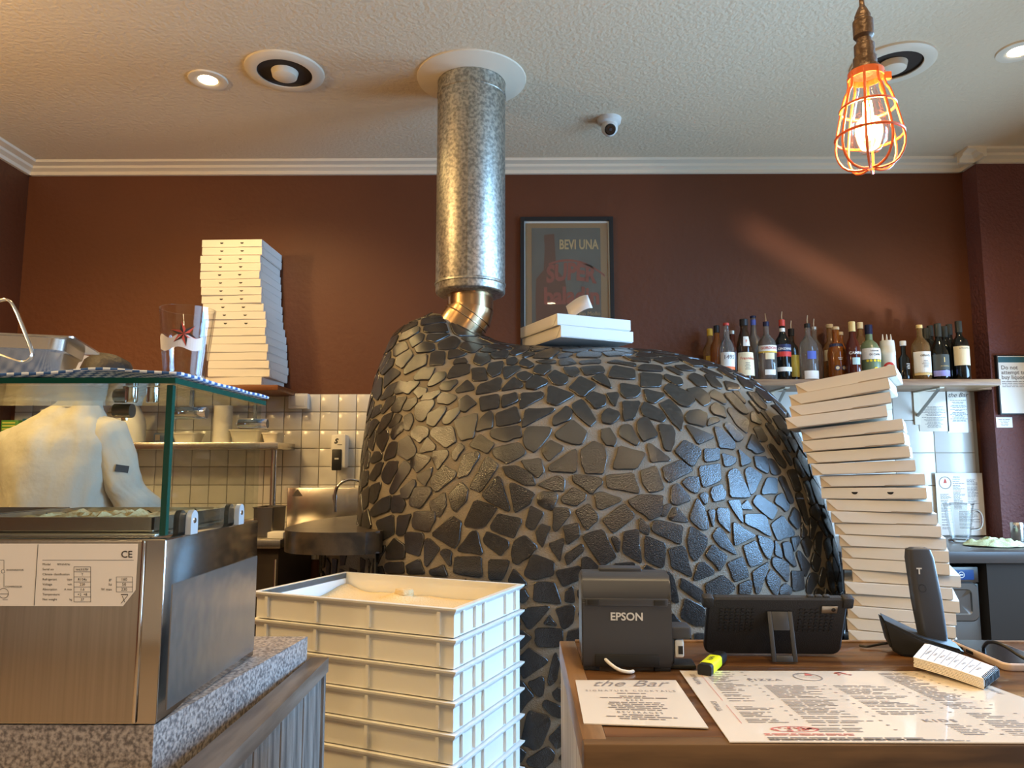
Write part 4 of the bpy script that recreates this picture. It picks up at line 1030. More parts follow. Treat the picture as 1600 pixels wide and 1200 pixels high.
# wooden end panel of the left counter: cap and planks
t = thing('counter_end_panel', 'weathered grey plank panel with wooden cap beside the granite counter', 'wood panel', (-.412, .95, 0))
zc_ = 1.012
capm = MB(); capm.prism([(-.034, -.25), (.022, -.25), (.022, .612), (-.014, .612)], zc_ - .028, zc_); capm.build('cap', 'wood_cap', t)
pk = MB().box(0, .012, 0, .062, .02, zc_ - .03, .002).build('plank', 'wood_grey', t); me = pk.data
for i in range(13):
    q = pk if i == 0 else bpy.data.objects.new('plank', me)
    if i: COL.objects.link(q); q.parent = t
    q.location = (0 + (.001 if i % 2 else 0), -.245 + i * .0655, 0)
MB().box(-.012, 0, -.25, .606, .0, zc_ - .03).build('backing', 'cabinet_dark', t, smooth=0)
MB().box(-.012, .018, .598, .612, .0, zc_ - .002, .002).build('end_post', 'wood_grey', t)
# ---------------- kitchen behind the display ----------------
zB = 1.07
t = thing('kitchen_bench', 'long stainless kitchen bench along the tiled wall', 'bench', (-1.7, 3.7, 0))
MB().box(-.98, .61, -.28, .315, zB - .04, zB, .004).build('worktop', 'steel_brushed', t)
MB().box(-.96, .59, -.24, .31, .12, zB - .041).build('cabinet', 'cabinet_dark', t, smooth=0)
for sx in (-.94, .57):
    for sy in (-.22, .29): MB().box(sx - .015, sx + .015, sy - .015, sy + .015, 0, .12).build('leg', 'steel_dark', t)
MB().tube([(.585, -.262, .80), (.585, -.262, .98)], .006, 8).build('door_handle', 'chrome', t)
# over-shelf on posts
zs = PY(330, 692, 3.85).z
t = thing('steel_shelf', 'stainless over-bench shelf on posts against the kitchen tiles', 'shelf', (-1.7, 3.88, zB))
xe = PY(440, 700, 3.8).x + 1.7
MB().box(-.98, xe, -.14, .15, zs - zB - .035, zs - zB, .003).build('shelf_board', 'steel', t)
for x in (xe - .07, -.9): MB().lathe([(.026, .0005), (.018, .01), (.016, .02), (.016, zs - zB - .036)], 16, c=(x, .02, 0)).build('post', 'steel', t)
def canister(name, label, cat, px, py0, wpx, hpx, Y, prof, m, group=None, z=None):
    c = PY(px, py0, Y); r = wpx / 2 / F * Y; h = hpx / F * Y
    t = thing(name, label, cat, (c.x, Y, zs if z is None else z), 0, group); return t, r, h
t, r, h = canister('paper_towel_roll', 'white paper towel roll standing on the steel shelf', 'paper roll', 347, 690, 28, 58, 3.84, 0, 0)
MB().lathe([(.3 * r, .001), (r, .001), (r, h), (.3 * r, h), (.3 * r, .001)], 28, cap=False).build('roll', 'paper', t)
MB().lathe([(.28 * r, .001), (.3 * r, .001), (.3 * r, h + .001), (.28 * r, h + .001)], 20, cap=False).build('core', 'card_inner', t)
t, r, h = canister('flour_jug', 'tall cream plastic jug on the kitchen shelf beside the chef', 'jug', 203, 690, 44, 54, 3.84, 0, 0)
MB().lathe([(r * .95, .001), (r, .01), (r, h * .5), (r * .9, h * .72), (r * .6, h), (r * .35, h + .02), (0, h + .02)], 24).build('body', 'white_plastic', t)
MB().lathe([(r * .4, h + .018), (r * .4, h + .045), (0, h + .045)], 16).build('cap', 'white_plastic', t)
t, r, h = canister('spice_bottle', 'small white-capped plastic bottle on the kitchen shelf', 'bottle', 66, 690, 20, 50, 3.84, 0, 0)
MB().lathe([(r, .001), (r, h * .6), (r * .5, h * .75), (r * .5, h * .9)], 18).build('body', 'white_plastic', t)
MB().lathe([(r * .55, h * .9), (r * .55, h * 1.05), (0, h * 1.05)], 14).build('cap', 'white_plastic', t)
c = PY(17, 690, 3.84)
t = thing('green_carton', 'green and yellow printed carton on the kitchen shelf', 'carton', (c.x, 3.86, zs))
MB().box(-.045, .045, -.04, .04, .001, .118, .002).build('box', mat('carton_green', (.10, .30, .04), .5), t)
m = MB(); rects(m, [(-.038, .03, .02 + i * .016, .028 + i * .016) for i in range(6)], lambda x, z: Vector((x, -.0412, z))); m.build('print', mat('carton_yellow', (.65, .62, .10), .5), t, smooth=0, recalc=False)
c = PY(42, 690, 3.84)
t = thing('food_can', 'small printed tin with blue lid beside the green carton', 'tin', (c.x, 3.86, zs))
MB().lathe([(.034, .001), (.035, .11), (0, .11)], 20).build('tin', mat('can_red', (.50, .28, .16), .5), t)
MB().lathe([(.037, .108), (.037, .125), (0, .125)], 20).build('lid', mat('can_blue', (.05, .20, .30), .4), t)
c = PY(257, 692, 3.80)
t = thing('radio', 'small dark blue box lying on the steel shelf', 'box', (c.x, 3.82, zs))
MB().box(-.055, .055, -.03, .03, .001, .05, .006).build('case', mat('navy_box', (.03, .05, .10), .4), t)
MB().box(-.045, -.02, -.0315, -.029, .01, .04).build('panel', 'steel_dark', t)
def tubc(px, lab, w, h, x2):
    c = PY(px, 690, 3.80); t = thing('plastic_container', lab, 'container', (c.x, 3.83, zs), 0, 'plastic containers on the shelf')
    MB().loft([rr_(w * .4, .05, .02, .001), rr_(w * .5, .062, .02, h), rr_(w * .48, .06, .02, h), rr_(w * .39, .048, .02, .004)]).build('tub', x2, t)
    MB().loft([rr_(w * .52, .064, .02, h - .006), rr_(w * .52, .064, .02, h)], caps=False).build('rim', x2, t)
    return t
mat('clear_plastic', (.75, .70, .58), .3, sub=.3)
tubc(385, 'translucent plastic tub of garlic beside the paper roll', .17, .066, 'clear_plastic')
tubc(424, 'small clear plastic container at the end of the shelf', .09, .05, 'clear_plastic')
tubc(290, 'low clear plastic container beside the blue box', .13, .05, 'clear_plastic')
# pans on the bench
def gpan(px, py, Y, w, d, h, lab):
    c = PY(px, py, Y); t = thing('bench_pan', lab, 'pan', (c.x, Y, zB), 0, 'steel pans on the bench')
    MB().loft([rr_(w * .46, d * .46, .01, .001), rr_(w * .49, d * .49, .01, h), rr_(w * .47, d * .47, .01, h), rr_(w * .44, d * .44, .01, .004)]).build('pan', 'steel_dark', t)
    MB().loft([rr_(w * .48, d * .48, .01, h - .002), rr_(w * .52, d * .52, .01, h - .002), rr_(w * .52, d * .52, .01, h + .001), rr_(w * .47, d * .47, .01, h + .001)], caps=False).build('rim', 'steel', t)
gpan(421, 825, 3.62, .10, .2, .14, 'deep steel pan standing at the end of the bench')
gpan(345, 825, 3.60, .17, .24, .05, 'low steel pan on the bench left of the deep pan')
c = PY(432, 832, 3.50)
t = MB().box(c.x - .03, c.x + .045, 3.46, 3.55, zB + .001, zB + .03, .003).build('sponge_block', 'card'); tag(t, 'pale scouring block on the corner of the bench', 'sponge')
# sink splashback, tap, soap dispenser, switch plate
x0, x1 = PY(446, 800, 4.0).x, -.62; zt1 = PY(500, 762, 4.03).z
t = thing('hand_basin', 'stainless hand basin with tall splashback behind the oven mouth', 'basin', ((x0 + x1) / 2, 3.9, 0)); w2 = (x1 - x0) / 2
z1 = PY(500, 815, 3.8).z
MB().box(-w2, w2, .12, .145, z1 - .05, zt1, .003).build('splashback', 'steel', t)
wl = -1.05 - t.location.x
m = MB(); m.box(wl, w2, -.28, .12, z1 - .14, z1 - .135); m.box(wl, w2, -.28, -.27, z1 - .14, z1 - .03).box(wl, wl + .01, -.27, .12, z1 - .14, z1 - .03).box(w2 - .01, w2, -.27, .12, z1 - .14, z1 - .03)
m.build('bowl', 'steel', t, smooth=0)
MB().box(.0, .10, .05, .12, 0, z1 - .141).build('pedestal', 'steel_dark', t, smooth=0)
m = MB(); m.prism([(-.028, 0), (.028, 0), (0, .038)], 0, .002, Matrix.Translation((PY(465, 775, 4.02).x - t.location.x, .119, PY(465, 775, 4.02).z)) @ Matrix.Rotation(R(90), 4, 'X')); m.build('badge', 'chrome', t)
tpz = [PY(523, 800, 3.88), PY(523, 768, 3.88), PY(530, 755, 3.88), PY(545, 749, 3.9), PY(562, 752, 3.93), PY(566, 762, 3.96)]
m = MB().tube(smooth_path([tuple(p) for p in tpz], 2), .009, 10).build('tap', 'chrome', t); m.location = -t.location
MB().tube([tuple(PY(523, 773, 3.88) - t.location), tuple(PY(523, 781, 3.88) - t.location)], .013, 12).build('tap_collar', 'chrome', t)
c = PY(531, 735, 4.02); h = (PY(531, 679, 4.02).z - c.z); w = 24 / F * 4.0
t = thing('soap_dispenser', 'white wall soap dispenser with black push bar on the tiles', 'soap dispenser', (c.x, YB - .012, c.z))
MB().box(-w / 2, w / 2, -.085, 0, .012, h, .014).build('housing', 'white_plastic', t)
pb = MB().box(-w * .36, w * .26, -.094, -.08, 0, h * .58, .005).build('push_bar', 'black', t)
m = MB(); put_text(m, 'S', lambda x, y: Vector((-.012 + x, -.0858, h * .80 + y)), size=.036, bold=.002, shear=.3); rects(m, [(-.002, .022, h * .70, h * .715)], lambda x, z: Vector((x, -.0858, z))); m.build('logo', 'ink', t, smooth=0, recalc=False)
MB().box(-.014, .008, -.0955, -.0935, h * .30, h * .345).build('window_slot', 'grey_print', pb)
c = PY(471, 628, YB)
t = thing('switch_plate', 'cream electrical switch box on the top row of kitchen tiles', 'switch', (c.x, YB - .01, c.z))
MB().box(-.057, .05, -.045, 0, -.042, .042, .004).build('box', 'white_plastic', t)
MB().box(-.042, .036, -.048, -.044, -.028, .032, .002).build('cover', 'white_plastic', t)

# ---------------- the cook ----------------
cx, cy = -1.615, 2.60
pr_ = thing('person', 'cook in a white jacket and dark cap seen from behind', 'person', (cx, cy, 0)); pr_.scale = (.93, .97, 1)
me = bpy.data.meshes.new('body'); V = []; E = []; RD = []
def jv(p, r, par=None):
    V.append(p); RD.append(r); i = len(V) - 1
    if par is not None: E.append((par, i))
    return i
pel = jv((0, 0, .98), .12); sp1 = jv((0, .02, 1.2), .11, pel); sp2 = jv((.01, .01, 1.42), .10, sp1); nk = jv((.05, .05, 1.595), .06, sp2); hd0 = jv((.085, .08, 1.675), .080, nk); hd1 = jv((.10, .09, 1.755), .070, hd0)
rs_ = jv((.165, .0, 1.49), .045, sp2); re = jv((.262, .03, 1.275), .040, rs_); rw = jv((.262, .28, 1.195), .032, re); rh = jv((.262, .36, 1.18), .030, rw)
ls = jv((-.155, .0, 1.47), .045, sp2); le = jv((-.20, .08, 1.25), .040, ls); lw = jv((-.10, .30, 1.17), .032, le); lh = jv((-.08, .37, 1.16), .030, lw)
for s in (-1, 1):
    hp_ = jv((s * .09, 0, .92), .10, pel); kn = jv((s * .10, .02, .50), .065, hp_); an = jv((s * .10, -.02, .09), .045, kn); ft = jv((s * .11, .12, .045), .04, an)
for hh_, dx in ((rh, .03), (lh, .03)):
    b = Vector(V[hh_])
    for k, (ox, oz, L) in enumerate(((-.03, .0, .055), (-.012, .004, .085), (.006, .004, .09), (.023, .002, .082), (.038, -.004, .065))):
        k1 = jv(tuple(b + Vector((ox, L * .55, oz))), .009, hh_); jv(tuple(b + Vector((ox * 1.15, L, oz - .02))), .008, k1)
me.from_pydata(V, E, []); ob = bpy.data.objects.new('body', me); COL.objects.link(ob)
sm = ob.modifiers.new('skin', 'SKIN'); sm.use_smooth_shade = True
for i, sv in enumerate(me.skin_vertices[0].data): sv.radius = (RD[i], RD[i]); sv.use_root = (i == 0)
ob.modifiers.new('sub', 'SUBSURF').levels = 1
dg = bpy.context.evaluated_depsgraph_get(); dg.update(); nm = bpy.data.meshes.new_from_object(ob.evaluated_get(dg)); bpy.data.objects.remove(ob)
nm.materials.clear(); nm.materials.append(MATS['skin']); ob = bpy.data.objects.new('body', nm); COL.objects.link(ob); ob.parent = pr_
def ering(c, rx, ry, n=28, tilt=None):
    o = []
    for k in range(n):
        a = 2 * math.pi * k / n; v = Vector((rx * math.cos(a), ry * math.sin(a), 0))
        if tilt is not None: v = tilt @ v
        o.append(Vector(c) + v)
    return o
def folded(bm, amp, sc):
    bmesh.ops.subdivide_edges(bm, edges=bm.edges[:], cuts=2, use_grid_fill=True)
    bm.normal_update()
    for v in bm.verts:
        q = Vector((v.co.x * sc, v.co.y * sc, v.co.z * sc * .55)); v.co += v.normal * (noise.noise(q) * amp + abs(noise.noise(q * 2.1 + Vector((4, 1, 0)))) * amp * .8)
m = MB()
m.loft([ering((0, 0, .78), .205, .16), ering((0, 0, .95), .20, .155), ering((0, .01, 1.12), .195, .15), ering((0, .01, 1.28), .205, .155), ering((0, .0, 1.40), .218, .152), ering((.0, .0, 1.48), .216, .142), ering((.005, .005, 1.535), .185, .122), ering((.015, .015, 1.575), .135, .10), ering((.03, .025, 1.605), .095, .085), ering((.04, .035, 1.63), .076, .073)])
folded(m.bm, .022, 8.5); jk = m.build('jacket', 'cloth_chef', pr_, smooth=80)
m = MB(); m.loft([ering((.036, .03, 1.61), .086, .080), ering((.048, .042, 1.665), .078, .074), ering((.048, .042, 1.665), .072, .068), ering((.038, .03, 1.615), .074, .070)], caps=False); m.build('collar', 'cloth_chef', jk, smooth=80)
def sleeve(P, rr):
    m = MB(); P = [Vector(p) for p in P]; rings_ = []
    for i, p in enumerate(P):
        d = (P[min(i + 1, len(P) - 1)] - P[max(i - 1, 0)]).normalized(); rings_.append(ering(p, rr[i], rr[i], 20, d.to_track_quat('Z', 'Y').to_matrix()))
    m.loft(rings_); folded(m.bm, .009, 13); return m.build('sleeve', 'cloth_chef', jk, smooth=80)
sleeve([(.11, 0, 1.52), (.165, 0, 1.505), (.205, .0, 1.42), (.238, .01, 1.34), (.262, .03, 1.28), (.268, .10, 1.25), (.264, .16, 1.235)], [.065, .080, .074, .068, .066, .062, .058])
sleeve([(-.11, 0, 1.50), (-.165, 0, 1.475), (-.195, .02, 1.40), (-.205, .06, 1.31), (-.20, .09, 1.25), (-.16, .19, 1.215), (-.14, .23, 1.20)], [.065, .082, .078, .072, .068, .064, .06])
m = MB(); c = Vector((.262, -.050, 1.395)); m.box(-.022, .022, -.002, .004, -.012, .012, 0, Matrix.Translation(c) @ Matrix.Rotation(R(38), 4, 'Z') @ Matrix.Rotation(R(8), 4, 'Y')); m.build('sleeve_patch', 'ink', jk, smooth=0)
m = MB(); Mh = Matrix.Translation((.095, .085, 1.700)) @ Matrix.Rotation(R(-14), 4, 'X') @ Matrix.Rotation(R(8), 4, 'Y')
m.lathe([(.092, -.01), (.099, .03), (.094, .07), (.070, .102), (.03, .115), (0, .117)], 28, M=Mh); m.build('cap', 'hair', pr_)
for s in (-1, 1):
    m = MB(); m.lathe([(0, -.012), (.018, -.008), (.02, 0), (.012, .008), (0, .01)], 12, M=Matrix.Translation((.092 + s * .082, .10, 1.665)) @ Matrix.Rotation(R(90), 4, 'Y')); m.build('ear', 'skin', pr_)
m = MB(); m.loft([ering((0, 0, .99), .165, .13), ering((0, 0, .80), .18, .14)], caps=True); m.build('trousers', 'cabinet_dark', pr_)

# ---------------- back bar on the right ----------------
ZS2 = 1.846; SYF = 3.735
sx0, sx1 = PY(1085, 597, SYF).x, PY(1564, 597, SYF).x
t = thing('bottle_shelf', 'brown wooden bottle shelf on white brackets above the bar tiles', 'shelf', (sx0, SYF, ZS2))
MB().box(0, sx1 - sx0, 0, YP - SYF - .003, -.033, 0, .002).build('board', 'wood_shelf', t)
MB().box(0, XP - sx0 - .004, YP - SYF - .003, YB - SYF - .002, -.033, 0).build('board_rear', 'wood_shelf', t, smooth=0)
for px in (1205, 1432):
    c = PY(px, 640, YB - .01); x = c.x - sx0; hb_ = (ZS2 - .034 - PY(px, 664, YB).z)
    br = MB().box(x - .016, x + .016, YB - .018 - SYF, YB - .012 - SYF, -.034 - hb_, -.034).build('bracket', 'white_paint', t, smooth=0)
    MB().box(x - .012, x + .012, .06, YB - .013 - SYF, -.040, -.0335).build('bracket_arm', 'white_paint', br, smooth=0)
    m = MB(); m.tube([(x, YB - .02 - SYF, -.034 - hb_ * .72), (x, .09, -.042)], .0085, 6); m.build('bracket_strut', 'steel_dark', br)
def G(name, c, trans=.0, rough=.08): return mat('glass_' + name, c, rough, trans=trans, ior=1.45, spec=.6)
G('clear_b', (.80, .82, .78), .92, .03); G('amber', (.42, .13, .02), .55); G('amber_clear', (.75, .50, .22), .85); G('brown', (.035, .016, .008), .1); G('wine', (.006, .007, .006), 0); G('green', (.18, .24, .13), .1, .3); G('frost', (.17, .15, .14), .3, .35); G('redbrown', (.10, .018, .010), .25)
def bottle(px, topy, w, Y, glass, style, label, cap=None, caph=.028, lab=None, pour=False, liquid=None, extra=None, cat='bottle', dx=0):
    """lab: list of (z0, z1 as share of the body height, colour material, half angle)"""
    c = PY(px, 590, Y); r = w / 2 / F * Y; H_ = PY(px, topy, Y).z - ZS2
    t = thing('bottle', label, cat, (c.x, Y, ZS2 + .0005), 0, 'spirits and wine on the bottle shelf')
    nr = .0135
    if style == 'round': pf = [(r * .9, 0), (r, .006), (r, H_ * .58), (r * .9, H_ * .66), (r * .55, H_ * .73), (nr, H_ * .79), (nr, H_ - caph * .6)]
    elif style == 'wine': pf = [(r * .92, 0), (r, .006), (r, H_ * .60), (r * .88, H_ * .67), (r * .5, H_ * .72), (nr * 1.05, H_ * .76), (nr, H_ - .01)]
    elif style == 'burgundy': pf = [(r * .92, 0), (r, .006), (r, H_ * .46), (r * .85, H_ * .56), (r * .55, H_ * .66), (nr * 1.1, H_ * .74), (nr, H_ - .01)]
    elif style == 'monk': pf = [(r, 0), (r * 1.02, .006), (r * .98, H_ * .30), (r * .90, H_ * .42), (r * .93, H_ * .48), (r * .80, H_ * .62), (r * .55, H_ * .76), (r * .42, H_ * .82), (r * .42, H_ - caph * .6)]
    elif style == 'tall': pf = [(r * .92, 0), (r, .006), (r, H_ * .54), (r * .8, H_ * .64), (nr * 1.25, H_ * .72), (nr, H_ * .86), (nr, H_ - caph * .6)]
    elif style == 'jug': pf = [(r * .92, 0), (r, .006), (r, H_ * .50), (r * .95, H_ * .56), (r * .7, H_ * .66), (nr * 1.3, H_ * .72), (nr * 1.2, H_ - caph * .6)]
    elif style == 'small': pf = [(r * .95, 0), (r, .004), (r, H_ * .55), (r * .45, H_ * .66), (r * .42, H_ - caph * .6)]
    MB().lathe(pf, 26).build('glass', glass, t)
    def rad(z):
        for (a, b), (c_, d) in zip(pf, pf[1:]):
            if b <= z <= d: return a + (c_ - a) * (z - b) / max(d - b, 1e-6)
        return pf[-1][0]
    if cap:
        cr_ = max(rad(H_ - caph) + .0022, nr + .002)
        MB().lathe([(rad(H_ - caph) + .0006, H_ - caph), (cr_, H_ - caph + .001), (cr_, H_ - .002), (cr_ - .002, H_), (0, H_)], 18, cap=False).build('cap', cap, t)
    if pour:
        MB().tube([(0, 0, H_ - .002), (0, 0, H_ + .02), (.003 if px % 2 else -.003, 0, H_ + .045)], [.0042, .0038, .003], 8).build('pourer', 'chrome', t)
    def wrap(ang, z, off): rr = rad(z) + off; return Vector((rr * math.sin(ang), -rr * math.cos(ang), z))
    for z0, z1, mm, ha in (lab or []):
        m = MB(); n = 14; za, zb__ = z0 * H_, z1 * H_; rws = 3
        for j in range(rws):
            for k in range(n):
                a0, a1 = -ha + 2 * ha * k / n, -ha + 2 * ha * (k + 1) / n; u0, u1 = za + (zb__ - za) * j / rws, za + (zb__ - za) * (j + 1) / rws
                m.quad(wrap(a0, u0, .0008), wrap(a1, u0, .0008), wrap(a1, u1, .0008), wrap(a0, u1, .0008))
        m.build('paper_label', mm, t, recalc=False)
    for e in (extra or []):
        s, zc__, size, mm, x0 = e; m = MB()
        if s.startswith('#'):   # lines of small print
            for k in range(int(s[1:])):
                wd = random.uniform(.4, .8) * size
                for q in range(6): m.quad(*[wrap((x0 + dx_ * wd) / r, zc__ * H_ - k * .008 + dz_, .0014) for dx_, dz_ in ((-1 + q / 3, 0), (-1 + (q + 1) / 3, 0), (-1 + (q + 1) / 3, .0028), (-1 + q / 3, .0028))])
        elif s.startswith('~'): marks(m, int(s[1:]), lambda x, y: wrap((x0 + x) / r, zc__ * H_ + y, .0014), size)
        elif s.startswith('@'): disc(m, x0, 0, size, lambda x, y: wrap(x / r, zc__ * H_ + y, .0013), 14)
        else: put_text(m, s, lambda x, y: wrap((x0 + x) / r, zc__ * H_ + y, .0014), size=size, bold=size * .02)
        m.build('label_print', mm, t, smooth=0, recalc=False)
    return t
mat('lab_cream', (.78, .66, .42), .6); mat('lab_white', (.80, .78, .72), .55); mat('lab_orange', (.75, .16, .04), .5); mat('lab_yellow', (.72, .46, .05), .5); mat('lab_red', (.60, .04, .03), .5)
mat('lab_navy', (.02, .03, .09), .45); mat('lab_blue', (.08, .12, .45), .5); mat('lab_violet', (.32, .33, .75), .5); mat('lab_slate', (.07, .08, .075), .5); mat('lab_pale', (.45, .62, .65), .5)
mat('cap_gold', (.70, .52, .22), .4); mat('cap_cork', (.62, .46, .26), .7); mat('cap_red', (.55, .06, .04), .4); mat('cap_navy', (.012, .015, .05), .35); mat('cap_silver', (.55, .54, .50), .35, .7); mat('lemon', (.85, .65, .03), .5); mat('foil_dark', (.03, .035, .032), .35)
FYr, BYr = 3.815, 3.935
bottle(1111, 514, 22, 3.99, 'glass_amber_clear', 'round', 'clear whisky bottle with tall yellow cap at the oven end of the shelf', 'lab_yellow', .04, [(.1, .5, 'lab_yellow', .9)])
bottle(1122, 509, 22, 3.895, 'glass_amber', 'round', 'amber spirit bottle with black cap at the oven end of the shelf', 'black', .04)
bottle(1137, 505, 23, FYr - .045, 'glass_clear_b', 'tall', 'clear bottle with white and orange label reading 1495', 'cap_red', .014, [(.22, .47, 'lab_white', 1.2), (.06, .22, 'lab_orange', 1.2)], extra=[('1495', .38, .030, 'ink_soft', .002)])
bottle(1146, 517, 22, BYr, 'glass_redbrown', 'round', 'red-brown bottle with silver cap behind the 1495 bottle', 'cap_silver', .02)
bottle(1165, 499, 27, FYr - .03, 'glass_brown', 'monk', 'dark brown monk-shaped liqueur bottle with cream label', 'black', .036, [(.06, .44, 'lab_cream', 1.25), (.54, .70, 'lab_white', .45)], extra=[('Frangelico', .34, .020, 'ink_red', .004), ('#5', .26, .022, 'ink_soft', 0), ('F', .62, .022, 'lab_orange', 0)])
bottle(1180, 494, 28, BYr, 'glass_frost', 'tall', 'frosted grey vodka bottle with blue and cream neck', 'cap_navy', .012, [(.86, .94, 'lab_blue', 3.14)])
bottle(1200, 503, 29, FYr - .01, 'glass_clear_b', 'round', 'clear gin bottle with GORDONS label and pourer', 'cap_navy', .024, [(.48, .58, 'lab_white', 1.35), (.455, .48, 'lab_yellow', 1.35), (.34, .45, 'lab_cream', .5), (.08, .17, 'lab_white', .6)], pour=True, extra=[('GORDON\'S', .53, .0185, 'ink_red', 0)])
bottle(1225, 500, 24, FYr - .005, 'glass_wine', 'round', 'dark vermouth bottle with CINZANO label, red cap and pourer', 'cap_red', .034, [(.46, .58, 'lab_navy', 1.4), (.38, .46, 'lab_red', 1.4), (.14, .21, 'lab_white', 1.2), (.80, .86, 'lab_white', 3.1)], pour=True, extra=[('CINZANO', .505, .0165, 'lab_white', 0)])
bottle(1239, 514, 20, BYr - .02, 'glass_brown', 'wine', 'dark bottle with yellow label and pourer behind the vermouth', 'black', .04, [(.10, .50, 'lab_yellow', 1.4)], pour=True)
bottle(1265, 506, 28, FYr, 'glass_clear_b', 'round', 'clear vodka bottle with blue print and pourer', 'black', .022, [(.36, .50, 'lab_blue', .5), (.02, .16, 'lab_white', .9)], pour=True)
bottle(1275, 511, 24, BYr - .01, 'glass_clear_b', 'round', 'plain clear bottle with pourer behind the blue-print vodka', 'cap_silver', .016, pour=True)
bottle(1300, 507, 26, 3.998, 'glass_amber_clear', 'jug', 'clear bottle with cork stopper and pale label behind the amber rum', 'cap_cork', .022, [(.38, .56, 'lab_cream', 1.2)])
bottle(1309, 511, 27, FYr, 'glass_amber', 'jug', 'amber rum bottle with wide wooden stopper and printed rings', 'cap_cork', .016, [(.62, .68, 'lab_navy', 3.1)], extra=[('@', .22, .014, 'lab_navy', -.016), ('@', .22, .009, 'lab_cream', -.016), ('@', .22, .014, 'lab_navy', .016), ('@', .22, .009, 'lab_cream', .016), ('#2', .40, .022, 'lab_white', 0)])
bottle(1316, 519, 20, 3.912, 'glass_amber', 'round', 'small bottle with cork top behind the amber rum', 'cap_cork', .018)
bottle(1335, 503, 22, 3.748, 'glass_redbrown', 'tall', 'dark red bitter bottle with CAMPARI lettering and cream neck', 'cap_gold', .052, [(.24, .36, 'lab_pale', .55)], extra=[('CAMPARI', .44, .0195, 'lab_white', .006)])
bottle(1348, 504, 26, BYr, 'glass_amber_clear', 'round', 'pale bottle with cream cap behind the green limoncello', 'lab_cream', .036, [(.40, .60, 'lab_cream', 1.3)])
bottle(1361, 508, 31, FYr - .01, 'glass_green', 'jug', 'green frosted limoncello bottle with white label and lemons', 'cap_navy', .05, [(.36, .56, 'lab_white', 1.25)], extra=[('Limoncello', .51, .010, 'ink', .004), ('DI CAPRI', .44, .014, 'ink', .004)] + [('@', .335, .0065, 'lemon', q) for q in (-.034, -.018, 0, .018, .034)] + [('@', .18, .012, 'lemon', .006)])
# squeeze bottle with three nozzles
c = PY(1389, 590, FYr); hq = PY(1389, 533, FYr).z - ZS2
t = thing('squeeze_bottle', 'white squeeze bottle with three nozzles on the bottle shelf', 'bottle', (c.x, FYr, ZS2 + .0005)); rq = .0375
MB().lathe([(rq * .95, 0), (rq, .006), (rq, hq * .62), (rq * 1.03, hq * .63), (rq * 1.03, hq * .72), (rq, hq * .73), (rq * .98, hq * .86), (0, hq * .86)], 26).build('body', 'clear_plastic', t)
cp = MB().lathe([(rq * .98, hq * .86), (rq * .9, hq), (0, hq)], 26).build('cap', 'white_plastic', t)
for k in (-1, 0, 1): MB().lathe([(.006, hq - .001), (.002, hq + .036), (0, hq + .036)], 10, c=(k * .021, 0, 0)).build('nozzle', 'white_plastic', cp)
m = MB(); disc(m, -.012, hq * .30, .030, lambda x, z: Vector((rq * 1.02 * math.sin(x / rq), -rq * 1.02 * math.cos(x / rq), z)), 22, .018); m.build('round_logo', 'lab_red', t, smooth=0, recalc=False)
bottle(1414, 533, 16, FYr, 'glass_wine', 'small', 'small dark bitters bottle with white cap', 'lab_white', .026, extra=[('#4', .40, .02, 'lab_white', .01)])
bottle(1441, 508, 27, FYr - .01, 'glass_amber_clear', 'round', 'rum bottle with cream label between bitters and wine', 'cap_gold', .018, [(.12, .50, 'lab_white', 1.35), (.08, .13, 'cap_gold', 1.35)], extra=[('ckford\'s', .43, .0155, 'ink', 0), ('#5', .33, .026, 'ink_soft', 0)])
bottle(1470, 506, 26, FYr - .01, 'glass_wine', 'burgundy', 'wine bottle with slate label and violet band', 'foil_dark', .07, [(.17, .44, 'lab_slate', 1.3), (.06, .16, 'lab_violet', 1.3)], extra=[('I', .34, .035, 'cap_gold', 0), ('~9', .235, .008, 'cap_gold', .004)])
for px, ty, Y, lw_ in ((1451, 513, 3.905, 'right behind the cream-label rum'), (1458, 509, 3.995, 'against the wall behind the rum'), (1480, 510, 3.905, 'between the two front wine bottles'), (1488, 507, 3.99, 'against the wall behind the cream-label wine')):
    bottle(px, ty, 22, Y, 'glass_wine', 'wine', 'unlabelled dark wine bottle ' + lw_, 'foil_dark', .06)
bottle(1503, 502, 25, FYr - .01, 'glass_wine', 'wine', 'dark wine bottle with plain cream label at the pillar end', 'foil_dark', .06, [(.24, .56, 'lab_cream', 1.3)], extra=[('~8', .525, .010, 'ink_soft', 0)])

# framed poster
c0, c1 = PY(813, 339, YB - .02), PY(961, 545, YB - .02)
t = thing('framed_poster', 'black framed drinks poster reading BEVI UNA on the maroon wall', 'poster', (c0.x, YB - .002, c1.z)); pw, ph = c1.x - c0.x, c0.z - c1.z; fwd = .022
m = MB(); m.box(0, fwd, -.022, 0, 0, ph, .001).box(pw - fwd, pw, -.022, 0, 0, ph, .001).box(fwd, pw - fwd, -.022, 0, 0, fwd, .001).box(fwd, pw - fwd, -.022, 0, ph - fwd, ph, .001); m.build('frame', 'black', t, smooth=0)
MB().box(fwd, pw - fwd, -.006, -.001, fwd, ph - fwd).build('mount', 'lab_white', t, smooth=0)
mat('kraft', (.32, .19, .085), .6); mat('poster_grey', (.15, .135, .105), .6, var=(6, (.12, .105, .08), 'soft', (1, 1, 1))); mat('poster_red', (.27, .075, .045), .6); mat('poster_brown', (.14, .06, .032), .6); mat('poster_gold', (.50, .34, .15), .6)
MB().box(fwd + .007, pw - fwd - .007, -.008, -.006, fwd + .007, ph - fwd - .012).build('sheet', 'kraft', t, smooth=0)
art = MB().box(fwd + .042, pw - fwd - .05, -.009, -.008, fwd + .03, ph - fwd - .04).build('print_field', 'poster_grey', t, smooth=0)
